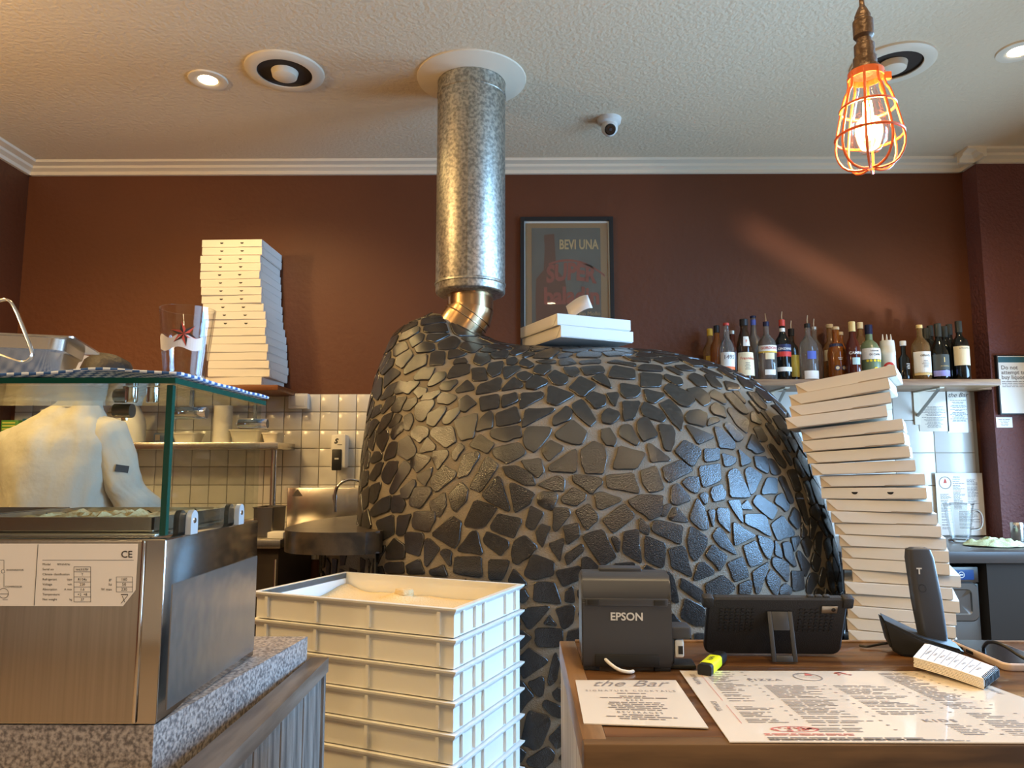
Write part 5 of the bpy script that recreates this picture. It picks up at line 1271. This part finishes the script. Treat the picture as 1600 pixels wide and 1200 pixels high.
sc_ = pw / 148; f2 = lambda px, py, o=0: Vector(((px - 813) * sc_, -.0093 - o, ph - (py - 339) * sc_))
m = MB(); bp = [(838, 540), (837, 470), (838, 440), (850, 425), (852, 385), (851, 380), (851, 368), (867, 366), (868, 385), (870, 425), (884, 440), (887, 470), (886, 540)]
m.bm.faces.new([m.bm.verts.new(f2(*q)) for q in bp]); m.build('bottle_drawing', 'poster_brown', art, smooth=0, recalc=False)
m = MB(); put_text(m, 'BEVI UNA', lambda x, y: f2(906 + x * .82, 384.5 - y * 1.25, .0008), size=17.5, bold=.45); m.build('heading', 'poster_gold', art, smooth=0, recalc=False)
m = MB()
arch = lambda x: 422 + .010 * (x - 893) ** 2 * .55
put_text(m, 'SUPER', lambda x, y: f2(893 + x * 1.12, 429 + abs(x) ** 1.5 * .028 - y * 1.5, .0010), size=25, bold=1.1, shear=.05)
put_text(m, 'baladin', lambda x, y: f2(894 + x * 1.22, 468 + abs(x) * .03 - y * 1.45, .0011), size=26, bold=1.0)
for k in range(24):
    xa, xb_ = 858 + k * 3.7, 858 + (k + 1) * 3.7; g_ = lambda x: 408 + ((x - 888) / 55) ** 2 * 22
    m.quad(f2(xa, g_(xa), .0010), f2(xb_, g_(xb_), .0010), f2(xb_, g_(xb_) + 3.5, .0010), f2(xa, g_(xa) + 3.5, .0010))
m.build('brand_lettering', 'poster_red', art, smooth=0, recalc=False)
m = MB(); put_text(m, 'orgio Mollo', lambda x, y: f2(918 + x, 496 - y, .0008), size=9); m.build('signature', 'poster_gold', art, smooth=0, recalc=False)
MB().box(fwd, pw - fwd, -.0155, -.0135, fwd, ph - fwd).build('glazing', 'glass_clear', t, smooth=0)

# sheets on the bar tiles, sign and card on the pillar
def sheet(px0, px1, py0, py1, Y, name, label, cat, mt='laminate', th_=.0015):
    a, b = PY(px0, py1, Y), PY(px1, py0, Y); t = thing(name, label, cat, (a.x, Y, a.z)); w, h = b.x - a.x, b.z - a.z
    MB().box(0, w, -th_, 0, 0, h).build('sheet', mt, t, smooth=0); return t, w, h, (lambda x, z: Vector((x, -th_ - .0005, z)))
YT = YB - .0115
t, w, h, f = sheet(1437, 1479, 612, 674, YT, 'notice_sheet', 'laminated cocktail list taped under the bottle shelf beside the bracket', 'notice')
m = MB(); textlines(m, .01, w - .01, h * .62, .02, .006, f, .4, .45, True); m.build('print', 'ink_soft', t, smooth=0, recalc=False)
t, w, h, f = sheet(1481, 1514, 609, 676, YT, 'notice_sheet', 'laminated sheet headed the Bar taped under the bottle shelf', 'notice')
m = MB(); put_text(m, 'the Bar', lambda x, y: f(w / 2 + x, h - .03 + y), size=.036, shear=.35); textlines(m, .015, w - .015, h * .76, .06, .006, f, .4, .45, True); m.build('print', 'ink', t, smooth=0, recalc=False)
t, w, h, f = sheet(1467, 1534, 739, 836, YT - .012, 'menu_sheet', 'printed menu sheet with round flame logo leaning on the bar tiles', 'menu', 'paper')
m = MB(); disc(m, w * .20, h * .84, .034, f, 26, .030); put_text(m, 'PIZZA', lambda x, y: f(w * .45 + x, h * .93 + y), size=.013); textlines(m, w * .36, w * .62, h * .90, h * .42, .006, f, .5, .45); textlines(m, w * .66, w * .92, h * .90, h * .50, .006, f, .5, .45); textlines(m, w * .08, w * .32, h * .66, h * .1, .006, f, .5, .45); textlines(m, w * .45, w * .9, h * .38, h * .1, .006, f, .5, .45)
m.build('print', 'ink_soft', t, smooth=0, recalc=False)
m = MB(); rects(m, [], f); m.bm.faces.new([m.bm.verts.new(f(w * .20 + x, h * .87 + z)) for x, z in ((-.009, -.012), (.009, -.012), (.006, .004), (.0, .014), (-.006, 0))]); m.build('flame_logo', 'ink_red', t, smooth=0, recalc=False)
a, b = PY(1563, 646, YP - .012), PY(1640, 557, YP - .012)
t = thing('liquor_sign', 'framed white liquor notice on the rough pillar', 'sign', (a.x, YP - .001, a.z)); w, h = b.x - a.x, b.z - a.z
MB().box(-.006, w + .006, -.022, 0, -.006, h + .006, .001).build('frame', 'black', t, smooth=0)
MB().box(0, w, -.024, -.021, 0, h).build('sheet', 'lab_white', t, smooth=0); f = lambda x, z: Vector((x, -.0246, z))
m = MB(); rects(m, [(0, w, h - .034, h - .004)], f); m.build('header_band', mat('teal', (.03, .12, .16), .4), t, smooth=0, recalc=False)
m = MB()
for i, s in enumerate(('Do not', 'attempt to', 'buy liquor if')): put_text(m, s, lambda x, y: f(.012 + x, h - .062 - i * .026 + y), size=.030, align='LEFT', bold=.0006)
textlines(m, .012, w - .02, h - .135, h - .17, .009, f, .6, .4); m.build('wording', 'ink_soft', t, smooth=0, recalc=False)
t, w, h, f = sheet(1557, 1581, 652, 668, YP - .002, 'small_card', 'small white card stuck to the pillar under the notice', 'card', 'paper')
m = MB(); textlines(m, .008, w - .008, h * .8, h * .2, .008, f, .4, .35, True); m.build('print', 'ink_soft', t, smooth=0, recalc=False)

# back bar bench with under-bench washer and cabinet
zK = 1.03; bx0_, bx1_ = 1.42, 2.95
t = thing('bar_bench', 'dark grey bar bench top along the right wall', 'bench', (bx0_, 3.32, 0))
MB().box(0, bx1_ - bx0_, 0, YP - 3.32 - .002, zK - .05, zK, .003).build('worktop', 'bench_dark', t)
MB().box(0, XP - bx0_ - .004, YP - 3.32 - .002, YB - .014 - 3.32, zK - .05, zK).build('worktop_rear', 'bench_dark', t, smooth=0)
c = PY(1546, 950, 3.34)
MB().box(c.x - bx0_, bx1_ - bx0_, .02, .5, .02, zK - .052).build('cabinet', 'cabinet_dark', t, smooth=0)
MB().box(0, .02, .03, .5, 0, zK - .052).build('end_panel', 'cabinet_dark', t, smooth=0)
xa, xb_ = PY(1440, 950, 3.36).x, PY(1533, 950, 3.36).x; za = PY(1500, 886, 3.36).z
t = thing('glass_washer', 'stainless under-bench glass washer with blue control strip', 'dishwasher', ((xa + xb_) / 2, 3.36, 0)); w = (xb_ - xa) / 2
MB().box(-w, w, .02, .5, .04, za, .004).build('body', 'washer_steel', t)
MB().box(-w + .006, w - .006, 0, .02, .10, za - .072, .003).build('door', 'washer_steel', t)
cs = MB().box(-w, w, .004, .02, za - .068, za, .002).build('control_strip', 'washer_steel', t)
MB().box(-w * .5, w - .02, .001, .005, za - .056, za - .012, .002).build('blue_panel', 'blue_panel', cs)
m = MB(); disc(m, .055, 0, .014, lambda x, y: Vector((x, .0004, za - .034 + y)), 20, .011); rects(m, [(.047, .063, -.003, .003)], lambda x, y: Vector((x, .0004, za - .034 + y))); m.build('round_logo', 'lab_white', cs, smooth=0, recalc=False)
hn = MB().loft([rr_(.10, .085, .03, 0), rr_(.095, .08, .03, .008), rr_(.07, .055, .02, .008), rr_(.065, .05, .02, .002), rr_(.03, .02, .01, .001)]).build('handle_recess', 'washer_steel', t); hn.matrix_local = Matrix.Translation((.02, 0, za - .15)) @ Matrix.Rotation(R(90), 4, 'X')
for sx in (-1, 1): MB().box(sx * w * .85 - .02, sx * w * .85 + .02, .06, .1, 0, .04).build('foot', 'black', t)
# jug, cloth, tin on the bench
c = PZ(1501, 846, zK); hj = PY(1501, 787, c.y).z - zK; rj = 20 / F * c.y
t = thing('water_jug', 'clear plastic water jug standing on the bar bench', 'jug', (c.x, c.y, zK))
m = MB(); m.lathe([(rj * .80, .001), (rj * .82, .012), (rj * .68, .016), (rj * .80, hj * .4), (rj * .96, hj * .85), (rj * 1.04, hj)], 30, cap=False)
m.lathe([(0, .014), (rj * .66, .016)], 30, cap=False); jg = m.build('body', 'glass_clear', t); md = jg.modifiers.new('thick', 'SOLIDIFY'); md.thickness = .003
m = MB(); m.tube(smooth_path([(rj * .9, 0, hj * .85), (rj * 1.5, -.03, hj * .8), (rj * 1.45, -.03, hj * .35), (rj * .8, 0, hj * .3)], 2), .006, 8); m.build('handle', 'glass_solid', t)
m = MB(); m.tube([(rj * 1.04 * math.cos(k * math.pi / 14), rj * 1.04 * math.sin(k * math.pi / 14), hj) for k in range(28)], .0028, 6, closed=True); m.build('rim', 'glass_solid', t)
MB().lathe([(0, .001), (rj * .82, .001), (rj * .84, .010), (rj * .68, .015), (0, .015)], 30).build('base', 'glass_solid', t)
c = PZ(1553, 853, zK); t = MB(); nx = 26
vs = []
for i in range(nx + 1):
    row = []
    for j in range(nx + 1):
        u, v = i / nx * 2 - 1, j / nx * 2 - 1; x, y = u * math.sqrt(1 - v * v / 2), v * math.sqrt(1 - u * u / 2)
        e = 1 - (x * x + y * y); q = Vector((x * 2.2, y * 2.2, 3.3))
        z = max(.002, (.012 + .050 * (1 - abs(noise.noise(q)) * 2.6) * (.6 + .5 * noise.noise(q * .8 + Vector((9, 2, 0))))) * min(1, .12 + e * 1.6)); row.append(t.bm.verts.new((x * .135, y * .10, z * .75 + .001)))
    vs.append(row)
for i in range(nx):
    for j in range(nx): t.bm.faces.new((vs[i][j], vs[i + 1][j], vs[i + 1][j + 1], vs[i][j + 1]))
t = t.build('cleaning_cloth', 'towel_green', recalc=False); md = t.modifiers.new('thick', 'SOLIDIFY'); md.thickness = .002; md.offset = 1; t.location = (c.x, c.y, zK + .001)
tag(t, 'crumpled pale green cleaning cloth on the bar bench', 'cloth')
c = PZ(1591, 846, zK); hh = PY(1590, 816, c.y).z - zK
t = thing('steel_tin', 'small round steel tin beside the green cloth', 'tin', (c.x, c.y, zK))
MB().lathe([(.028, .001), (.03, .004), (.03, hh * .78)], 24).build('body', 'steel', t); MB().lathe([(.0315, hh * .76), (.0315, hh - .003), (.029, hh), (0, hh)], 24).build('lid', 'steel', t)

# ---------------- service counter in front ----------------
zR = 1.09; cyf, cyb, cxl = .88, 1.36, .0728; cxr = 1.75
t = thing('service_counter', 'brown timber service counter in front of the oven', 'counter', (cxl, cyf, 0))
C0 = Vector((cxl, cyf, 0)); wd_ = cxr - cxl; dp_ = cyb - cyf
n = 3; bw_ = (dp_ - .02) / n
for i in range(n): MB().box(.028, wd_, .014 + i * bw_ + .0004, .014 + (i + 1) * bw_ - .0004, zR - .03, zR, .0012).build('top_board', 'wood_counter', t)
MB().box(0, .028, .002, dp_, zR - .035, zR + .0015, .002).build('edge_strip', 'wood_edge', t)
MB().box(.0, wd_, -.012, .013, zR - .16, zR + .001, .003).build('front_rail', 'wood_front', t)
MB().box(.028, wd_, dp_ - .005, dp_ + .006, zR - .05, zR + .003, .0015).build('back_strip', 'wood_edge', t)
MB().box(.002, .022, .014, dp_ - .002, 0, zR - .036).build('side_panel', 'limewash', t, smooth=0)
MB().box(.024, wd_ - .02, .02, dp_ - .03, 0, zR - .032).build('carcass', 'cabinet_dark', t, smooth=0)
# receipt printer, seen from behind
a, b = PZ(912, 1050, zR), PZ(1046, 1046, zR)
t = thing('receipt_printer', 'dark grey EPSON receipt printer standing on the service counter', 'printer', ((a.x + b.x) / 2, a.y, zR), R(-3)); w = (b.x - a.x) / 2 + .002
hp1 = PY(980, 899, a.y + .03).z - zR; dpt = .15
m = MB(); prf = [(0, .012), (.004, .0), (dpt, 0), (dpt, hp1 * .85), (.055, hp1), (.02, hp1 * .98), (.008, hp1 * .90), (.004, hp1 * .72), (0, hp1 * .70)]
va = [m.bm.verts.new((-w, y, z + .006)) for y, z in prf]; vb = [m.bm.verts.new((w, y, z + .006)) for y, z in prf]
m.bm.faces.new(va); m.bm.faces.new(vb[::-1])
for i in range(len(prf)): m.bm.faces.new((va[i], va[(i + 1) % len(prf)], vb[(i + 1) % len(prf)], vb[i]))
bmesh.ops.bevel(m.bm, geom=m.bm.edges[:], offset=.002, segments=2, affect='EDGES'); m.build('body', 'dark_plastic', t)
MB().box(-w + .006, w - .006, -.002, .003, hp1 * .70, hp1 * .78, .001).build('rear_seam_panel', 'dark_plastic', t)
for sx in (-1, 1):
    MB().box(sx * (w - .018) - .009, sx * (w - .018) + .009, -.0032, .0, hp1 * .71, hp1 * .77, .0008).build('hinge_cover', 'black', t)
    MB().box(sx * (w - .015) - .012, sx * (w - .015) + .012, .006, .03, 0, .008, .001).build('foot', 'black_rubber', t)
MB().box(-w + .03, w - .04, .04, .075, hp1 + .002, hp1 + .010, .002).build('paper_cover', 'dark_plastic', t)
MB().box(-w + .02, w - .02, -.0015, .004, .008, .026, .001).build('port_recess', 'black', t)
m = MB(); put_text(m, 'EPSON', lambda x, y: Vector((x, -.0012, hp1 * .585 + y)), size=.0165, bold=.0004); m.build('logo', 'grey_print', t, smooth=0, recalc=False)
m = MB(); m.tube(smooth_path([(-.035, .002, .02), (-.028, -.006, .014), (-.014, -.014, .006), (.002, -.014, .0035), (.008, -.006, .003)], 2), .0026, 8); m.build('cable', 'white_plastic', t)
# stapler-like tape cutter behind the printer
a = PZ(1068, 1046, zR); t = thing('stapler', 'black stapler standing on end beside the receipt printer', 'stapler', (a.x, a.y + .01, zR), R(-4))
MB().box(-.022, .020, -.012, .03, .0005, .007, .002).build('base_plate', 'black', t)
MB().box(-.024, -.012, -.008, .03, .007, .062, .003).build('upright', 'black', t)
MB().box(-.024, .014, -.012, .03, .045, .064, .004).build('head', 'dark_plastic', t)
wr_ = MB().box(-.011, .003, -.006, .012, .016, .044, .003).build('spring_block', 'white_plastic', t); MB().box(-.006, .001, -.0075, -.0055, .022, .034).build('slot', 'black', wr_)
# tablet in a rugged case leaning on its kick stand
a, b = PZ(1112, 1024, zR), PZ(1300, 1024, zR); tl = PY(1122, 932, a.y + .0); 
cx_ = (a.x + b.x) / 2; yb_ = a.y; tw2 = (b.x - a.x) / 2 + .012; th2 = PY(1200, 932, yb_ - .02).z - zR
t = thing('tablet', 'black tablet in a rugged case propped on its kick stand', 'tablet', (cx_, yb_, zR), R(-1.5))
tl_ = math.atan2(.045, th2); ln = th2 / math.cos(tl_)
Mt = Matrix.Translation((0, .006, .004)) @ Matrix.Rotation(R(90) + tl_, 4, 'X')   # leans towards the viewer at the top
def rrect(hx, y0, y1, r, z): return [Vector((p.x, p.y + (y0 + y1) / 2, z)) for p in rr_(hx, (y1 - y0) / 2, r, z)]
m = MB(); m.loft([rrect(tw2 - .004, .002, ln - .002, .012, -.006), rrect(tw2, 0, ln, .014, -.003), rrect(tw2, 0, ln, .014, .004), rrect(tw2 - .003, .003, ln - .003, .012, .007)]); bmesh.ops.transform(m.bm, matrix=Mt, verts=m.bm.verts[:]); cs = m.build('case', 'black_rubber', t)
m = MB()
for i in range(22):
    for j in range(7):
        x, y = -tw2 * .8 + i * tw2 * 1.6 / 21, ln * (.45 + .36 * j / 6)
        if abs(x - .0) < .03: continue
        m.box(x - .0022, x + .0022, y - .0016, y + .0016, .007, .0085, 0, Mt)
k = m.build('grip_studs', 'black_rubber', cs, smooth=0); k['kind'] = 'stuff'
for s in (-1, 1): MB().box(s * tw2 - .009, s * tw2 + .009, ln - .018, ln + .002, -.006, .010, .004, Mt).build('corner_bumper', 'black_rubber', cs)
cw = MB().box(tw2 - .042, tw2 - .016, ln - .026, ln - .012, .007, .0095, .002, Mt).build('camera_window', 'steel_dark', t); MB().lathe([(0, .0012), (.003, .001), (.0035, 0)], 12, M=Mt @ Matrix.Translation((tw2 - .023, ln - .019, .0095)), cap=False).build('camera_lens', 'black_gloss', cw)
for k_ in range(3): MB().box(tw2 * .42 + k_ * .013, tw2 * .42 + k_ * .013 + .010, ln - .001, ln + .003, -.002, .004, .001, Mt).build('button', 'black_rubber', t)
# kick stand reaching down towards the viewer
kx = PZ(1228, 1035, zR).x - cx_; top_p = Mt @ Vector((kx, ln * .78, .008)); bt = PZ(1228, 1041, zR) - Vector((cx_, yb_, zR)); bt = Vector((kx - .004, bt.y + .012, .003))
m = MB(); d = (top_p - bt); L = d.length; Mk = Matrix.Translation(bt) @ Matrix.Rotation(-math.atan2(d.y, d.z), 4, 'X'); kw = .020
m.box(-kw, -kw + .007, -.002, .002, 0, L, .001, Mk).box(kw - .007, kw, -.002, .002, 0, L, .001, Mk).box(-kw + .007, kw - .007, -.002, .002, 0, .010, .001, Mk).box(-kw + .007, kw - .007, -.002, .002, L * .62, L, .001, Mk); m.build('kick_stand', 'dark_plastic', t)
# highlighter
a, b = PZ(1102, 1060, zR), PZ(1132, 1032, zR); d = (b - a); L = .096; ang_ = math.atan2(d.y, d.x)
t = thing('highlighter', 'yellow highlighter pen with black ends lying on the counter', 'highlighter', (a.x, a.y + .004, zR + .0018), ang_)
def bar(m, x0, x1, hy, hz): return m.loft([[Vector((x, p.x, p.y + hz)) for p in rr_(hy, hz, hz * .55, 0, 4)] for x in (x0, x1)])
bar(MB(), 0, .012, .0105, .0085).build('end_plug', 'black', t); bar(MB(), .012, .062, .0108, .0088).build('barrel', 'highlighter', t); bar(MB(), .062, L, .0100, .0082).build('cap', 'black', t)
m = MB(); marks(m, 4, lambda x, y: Vector((.040 + x, y, .0179)), .010); m.build('print', 'ink', t, smooth=0, recalc=False)
# bar card and large menu
def flat(name, label, cat, corners, mt):
    P = [PZ(x, y, zR) for x, y in corners]; t = thing(name, label, cat, (P[0].x, P[0].y, zR)); 
    Q = [p - P[0] for p in P]; m = MB(); a = [m.bm.verts.new(q + Vector((0, 0, .0017))) for q in Q]; b = [m.bm.verts.new(q + Vector((0, 0, .0030))) for q in Q]
    m.bm.faces.new(b); m.bm.faces.new(a[::-1])
    for i in range(4): m.bm.faces.new((a[i], a[(i + 1) % 4], b[(i + 1) % 4], b[i]))
    m.build('sheet', mt, t, smooth=0)
    def f(u, v, o=.0034): return Q[0].lerp(Q[1], u).lerp(Q[3].lerp(Q[2], u), v) + Vector((0, 0, o))
    return t, f
# corners: near-left, near-right, far-right, far-left
t, f = flat('bar_card', 'white laminated card headed the Bar lying on the counter', 'menu card', [(912, 1134), (1107, 1141), (1056, 1066), (899, 1066)], 'laminate')
m = MB(); put_text(m, 'the Bar', lambda x, y: f(.5 + x, .90 + y * .9), size=.24, shear=.55, space=1.02)
for s, v in (('SIGNATURE COCKTAILS', .72), ('BEER', .50), ('BEVERAGES', .24)): put_text(m, s, lambda x, y: f(.5 + x, v + y), size=.055, space=1.5)
for v1, v0 in ((.67, .56), (.46, .29), (.20, .10)): textlines(m, .18, .82, v1, v0, .038, lambda x, y: f(x, y), .35, .45, True)
m.build('print', 'ink_soft', t, smooth=0, recalc=False)
P0 = [PZ(x, y, zR) for x, y in ((1140, 1163), (1062, 1051), (1487, 1052))]
t, f = flat('menu_sheet', 'large laminated food menu with pizza columns lying on the counter', 'menu', [(1140, 1163), (1790, 1165), (1487, 1052), (1062, 1051)], 'laminate')
m = MB()
put_text(m, 'PIZZA', lambda x, y: f(.27 + x, .83 + y * 1.3), size=.035, bold=.001, space=1.3); put_text(m, 'KIDS', lambda x, y: f(.605 + x, .24 + y * 1.3), size=.033, bold=.001, space=1.4)
marks(m, 8, lambda x, y: f(.035 + y, .84 - x * 1.4), .026); marks(m, 6, lambda x, y: f(.035 + y, .42 - x * 1.4), .026); marks(m, 11, lambda x, y: f(.965 + y, .72 - x * 1.4), .024)
rm = random.Random(5); F2 = lambda x, y: f(x, y)
for (x0, x1, y1, y0) in ((.085, .205, .97, .50), (.085, .205, .42, .20), (.245, .43, .74, .10), (.475, .665, .74, .30), (.60, .68, .20, .08), (.71, .83, .95, .40), (.72, .84, .34, .08)):
    textlines(m, x0, x1, y1, y0, .019, F2, .45, .36, rnd=rm)
    y = y1
    while y > y0: m.quad(f(x1 + .012, y - .007), f(x1 + .022, y - .007), f(x1 + .022, y), f(x1 + .012, y)); y -= .055
textlines(m, .10, .50, .045, .02, .016, F2, .9, .5, rnd=rm); textlines(m, .10, .60, .028, .01, .012, F2, .9, .5, rnd=rm)
disc(m, .435, .885, .052, lambda x, y: f(.435 + (x - .435) * .95, .885 + (y - .885) * 1.35), 30, .046)
put_text(m, 'IL', lambda x, y: f(.415 + x, .925 + y * 1.3), size=.022); marks(m, 12, lambda x, y: f(.437 + x, .885 + y * 1.3), .010); marks(m, 6, lambda x, y: f(.455 + x, .862 + y * 1.3), .009)
m.build('print', 'ink_soft', t, smooth=0, recalc=False)['kind'] = 'stuff'
m = MB(); textlines(m, .10, .36, .085, .06, .013, F2, .8, .5, rnd=rm)
disc(m, .19, .135, .033, lambda x, y: f(.19 + (x - .19) * 1.9, y), 24, .029)
for k in range(26): disc(m, .19 + rm.uniform(-.05, .05), .135 + rm.uniform(-.02, .02), rm.uniform(.003, .007), lambda x, y: f(x, y), 8)
for k in range(16): disc(m, .575 + rm.uniform(-.03, .03), .945 + rm.uniform(-.03, .03), rm.uniform(.003, .009), lambda x, y: f(x, y), 8)
rects(m, [(.065, .0665, .50, .95), (.065, .0665, .2, .44)], lambda x, y: f(x, y))
m.bm.faces.new([m.bm.verts.new(f(.447 + x, .93 + y)) for x, y in ((-.014, -.02), (.014, -.02), (.01, .01), (.0, .03), (-.008, 0))])
m.build('red_print', mat('ink_pink', (.50, .13, .10), .6), t, smooth=0, recalc=False)['kind'] = 'stuff'
# cordless phone in its cradle
a = PZ(1432, 1028, zR)
t = thing('cordless_phone', 'black cordless phone upright in its charging cradle', 'phone', (a.x + .020, a.y + .03, zR), R(-8))
m = MB(); m.prism([(-.056, .058), (-.046, .010), (-.030, .0005), (.056, .0005), (.064, .010), (.058, .018), (.0, .032)], -.040, .036, Matrix.Rotation(R(-12), 4, 'Z') @ Matrix.Rotation(R(90), 4, 'X'))
bmesh.ops.bevel(m.bm, geom=m.bm.edges[:], offset=.004, segments=2, affect='EDGES')
m.build('cradle', 'black', t)
bs = PY(1437, 1010, a.y); pw_ = .0235; hz = PY(1437, 858, a.y).z - zR
m = MB(); lean = -.020
def ph_(z, hx, hy): return [Vector((p.x + .028 + lean * (z / hz), p.y, z)) for p in rr_(hx, hy, hy * .7, 0)]
m.loft([ph_(.012, .019, .010), ph_(.03, .022, .012), ph_(hz * .5, .0235, .0125), ph_(hz * .9, .022, .0115), ph_(hz * .98, .019, .010), ph_(hz, .012, .006)]); hs = m.build('handset', 'dark_plastic', t)
hs.rotation_euler = (0, 0, R(8))
m = MB(); disc(m, -.010, hz * .62, .0065, lambda x, y: Vector((x + .028 + lean * y / hz, -.0134, y)), 18, .0056); m.build('speaker_ring', 'black', hs, smooth=0, recalc=False)
m = MB(); put_text(m, 'T', lambda x, y: Vector((.018 + x + lean * .8, -.0132, hz * .78 + y)), size=.014, bold=.0005); m.build('logo', 'grey_print', hs, smooth=0, recalc=False)
m = MB(); m.tube(smooth_path([(-.03, .03, .01), (-.055, .035, .004), (-.075, .02, .003), (-.085, .03, .003)], 2), .002, 6); m.build('cord', 'black', t)
# order pad
P = [PZ(x, y, zR) for x, y in ((1428, 1052), (1538, 1082), (1560, 1064), (1447, 1028))]
c = sum(P, Vector()) / 4; t = thing('order_pad', 'thick curled waiter order pad with handwriting on the menu', 'notepad', (c.x, c.y, zR + .0034))
Q = [p - c for p in P]
def fq(u, v, z): p = Q[0].lerp(Q[1], u).lerp(Q[3].lerp(Q[2], u), v); return Vector((p.x, p.y, z + .006 * (1 - u) ** 2 + .003 * math.sin(u * 3)))
for k in range(7):
    m = MB(); z0 = .0004 + k * .0021; ins = rb.uniform(0, .02)
    for i in range(10):
        u0, u1 = ins + (1 - ins) * i / 10, ins + (1 - ins) * (i + 1) / 10
        sc0 = lambda u, v, z: fq(u, v, z * (1 if True else 0))
        a_ = [fq(u0, 0, z0), fq(u1, 0, z0), fq(u1, 1, z0), fq(u0, 1, z0)]; m.quad(*a_); m.quad(*[q + Vector((0, 0, .0016)) for q in a_])
        m.quad(a_[0], a_[1], a_[1] + Vector((0, 0, .0016)), a_[0] + Vector((0, 0, .0016)))
        if i == 0: m.quad(a_[0], a_[3], a_[3] + Vector((0, 0, .0016)), a_[0] + Vector((0, 0, .0016)))
    m.build('page', 'paper', t, smooth=30, recalc=False)
m = MB(); zt3 = .0004 + 7 * .0021
for k in range(1, 9): m.quad(fq(k / 10, .05, zt3), fq(k / 10 + .008, .05, zt3), fq(k / 10 + .008, .95, zt3), fq(k / 10, .95, zt3))
for k in range(8):
    marks(m, rb.choice((3, 4, 5)), lambda x, y: fq(.15 + k * .1 - y * .5 + x * .1, .5 + x, zt3), .10)
m.build('handwriting', 'ink_soft', t, smooth=0, recalc=False)
m = MB()
for k in range(12): v = .04 + k * .083; m.tube([fq(.985, v, .0), fq(1.02, v, .004), fq(1.02, v, .013), fq(.975, v, .0165)], .0009, 5)
m.build('spiral_binding', 'black', t)
# smartphone lying on the counter with its cable
P = [PZ(x, y, zR) for x, y in ((1500, 1018), (1575, 1056), (1640, 1040), (1545, 1006))]
c = sum(P, Vector()) / 4; ax = ((P[1] - P[0]) + (P[2] - P[3])) / 2; t = thing('smartphone', 'smartphone in a pink case lying screen up behind the order pad', 'smartphone', (c.x, c.y, zR + .0005), math.atan2(ax.y, ax.x))
m = MB(); m.loft([rr_(.078, .038, .01, 0), rr_(.080, .040, .012, .003), rr_(.080, .040, .012, .009), rr_(.078, .038, .01, .011)]); m.build('case', 'phone_case', t)
m = MB(); m.loft([rr_(.0765, .0365, .009, .0105), rr_(.076, .036, .009, .0116)]); m.build('screen', 'black_gloss', t)
for x in (-.045, -.015): MB().box(x - .010, x + .010, -.0412, -.039, .003, .008, .0008).build('side_button', 'black', t)
P2 = [PZ(1537, 1010, zR + .02), PZ(1545, 1001, zR + .035), PZ(1570, 1008, zR + .035), PZ(1600, 1030, zR + .02), PZ(1640, 1045, zR + .02)]
m = MB().tube(smooth_path([tuple(p) for p in [PZ(1537, 1014, zR + .013)] + P2], 2), .0028, 8).build('charging_cable', 'black'); tag(m, 'black cable looping over the smartphone', 'cable')
print('OBJECTS', len(bpy.data.objects))
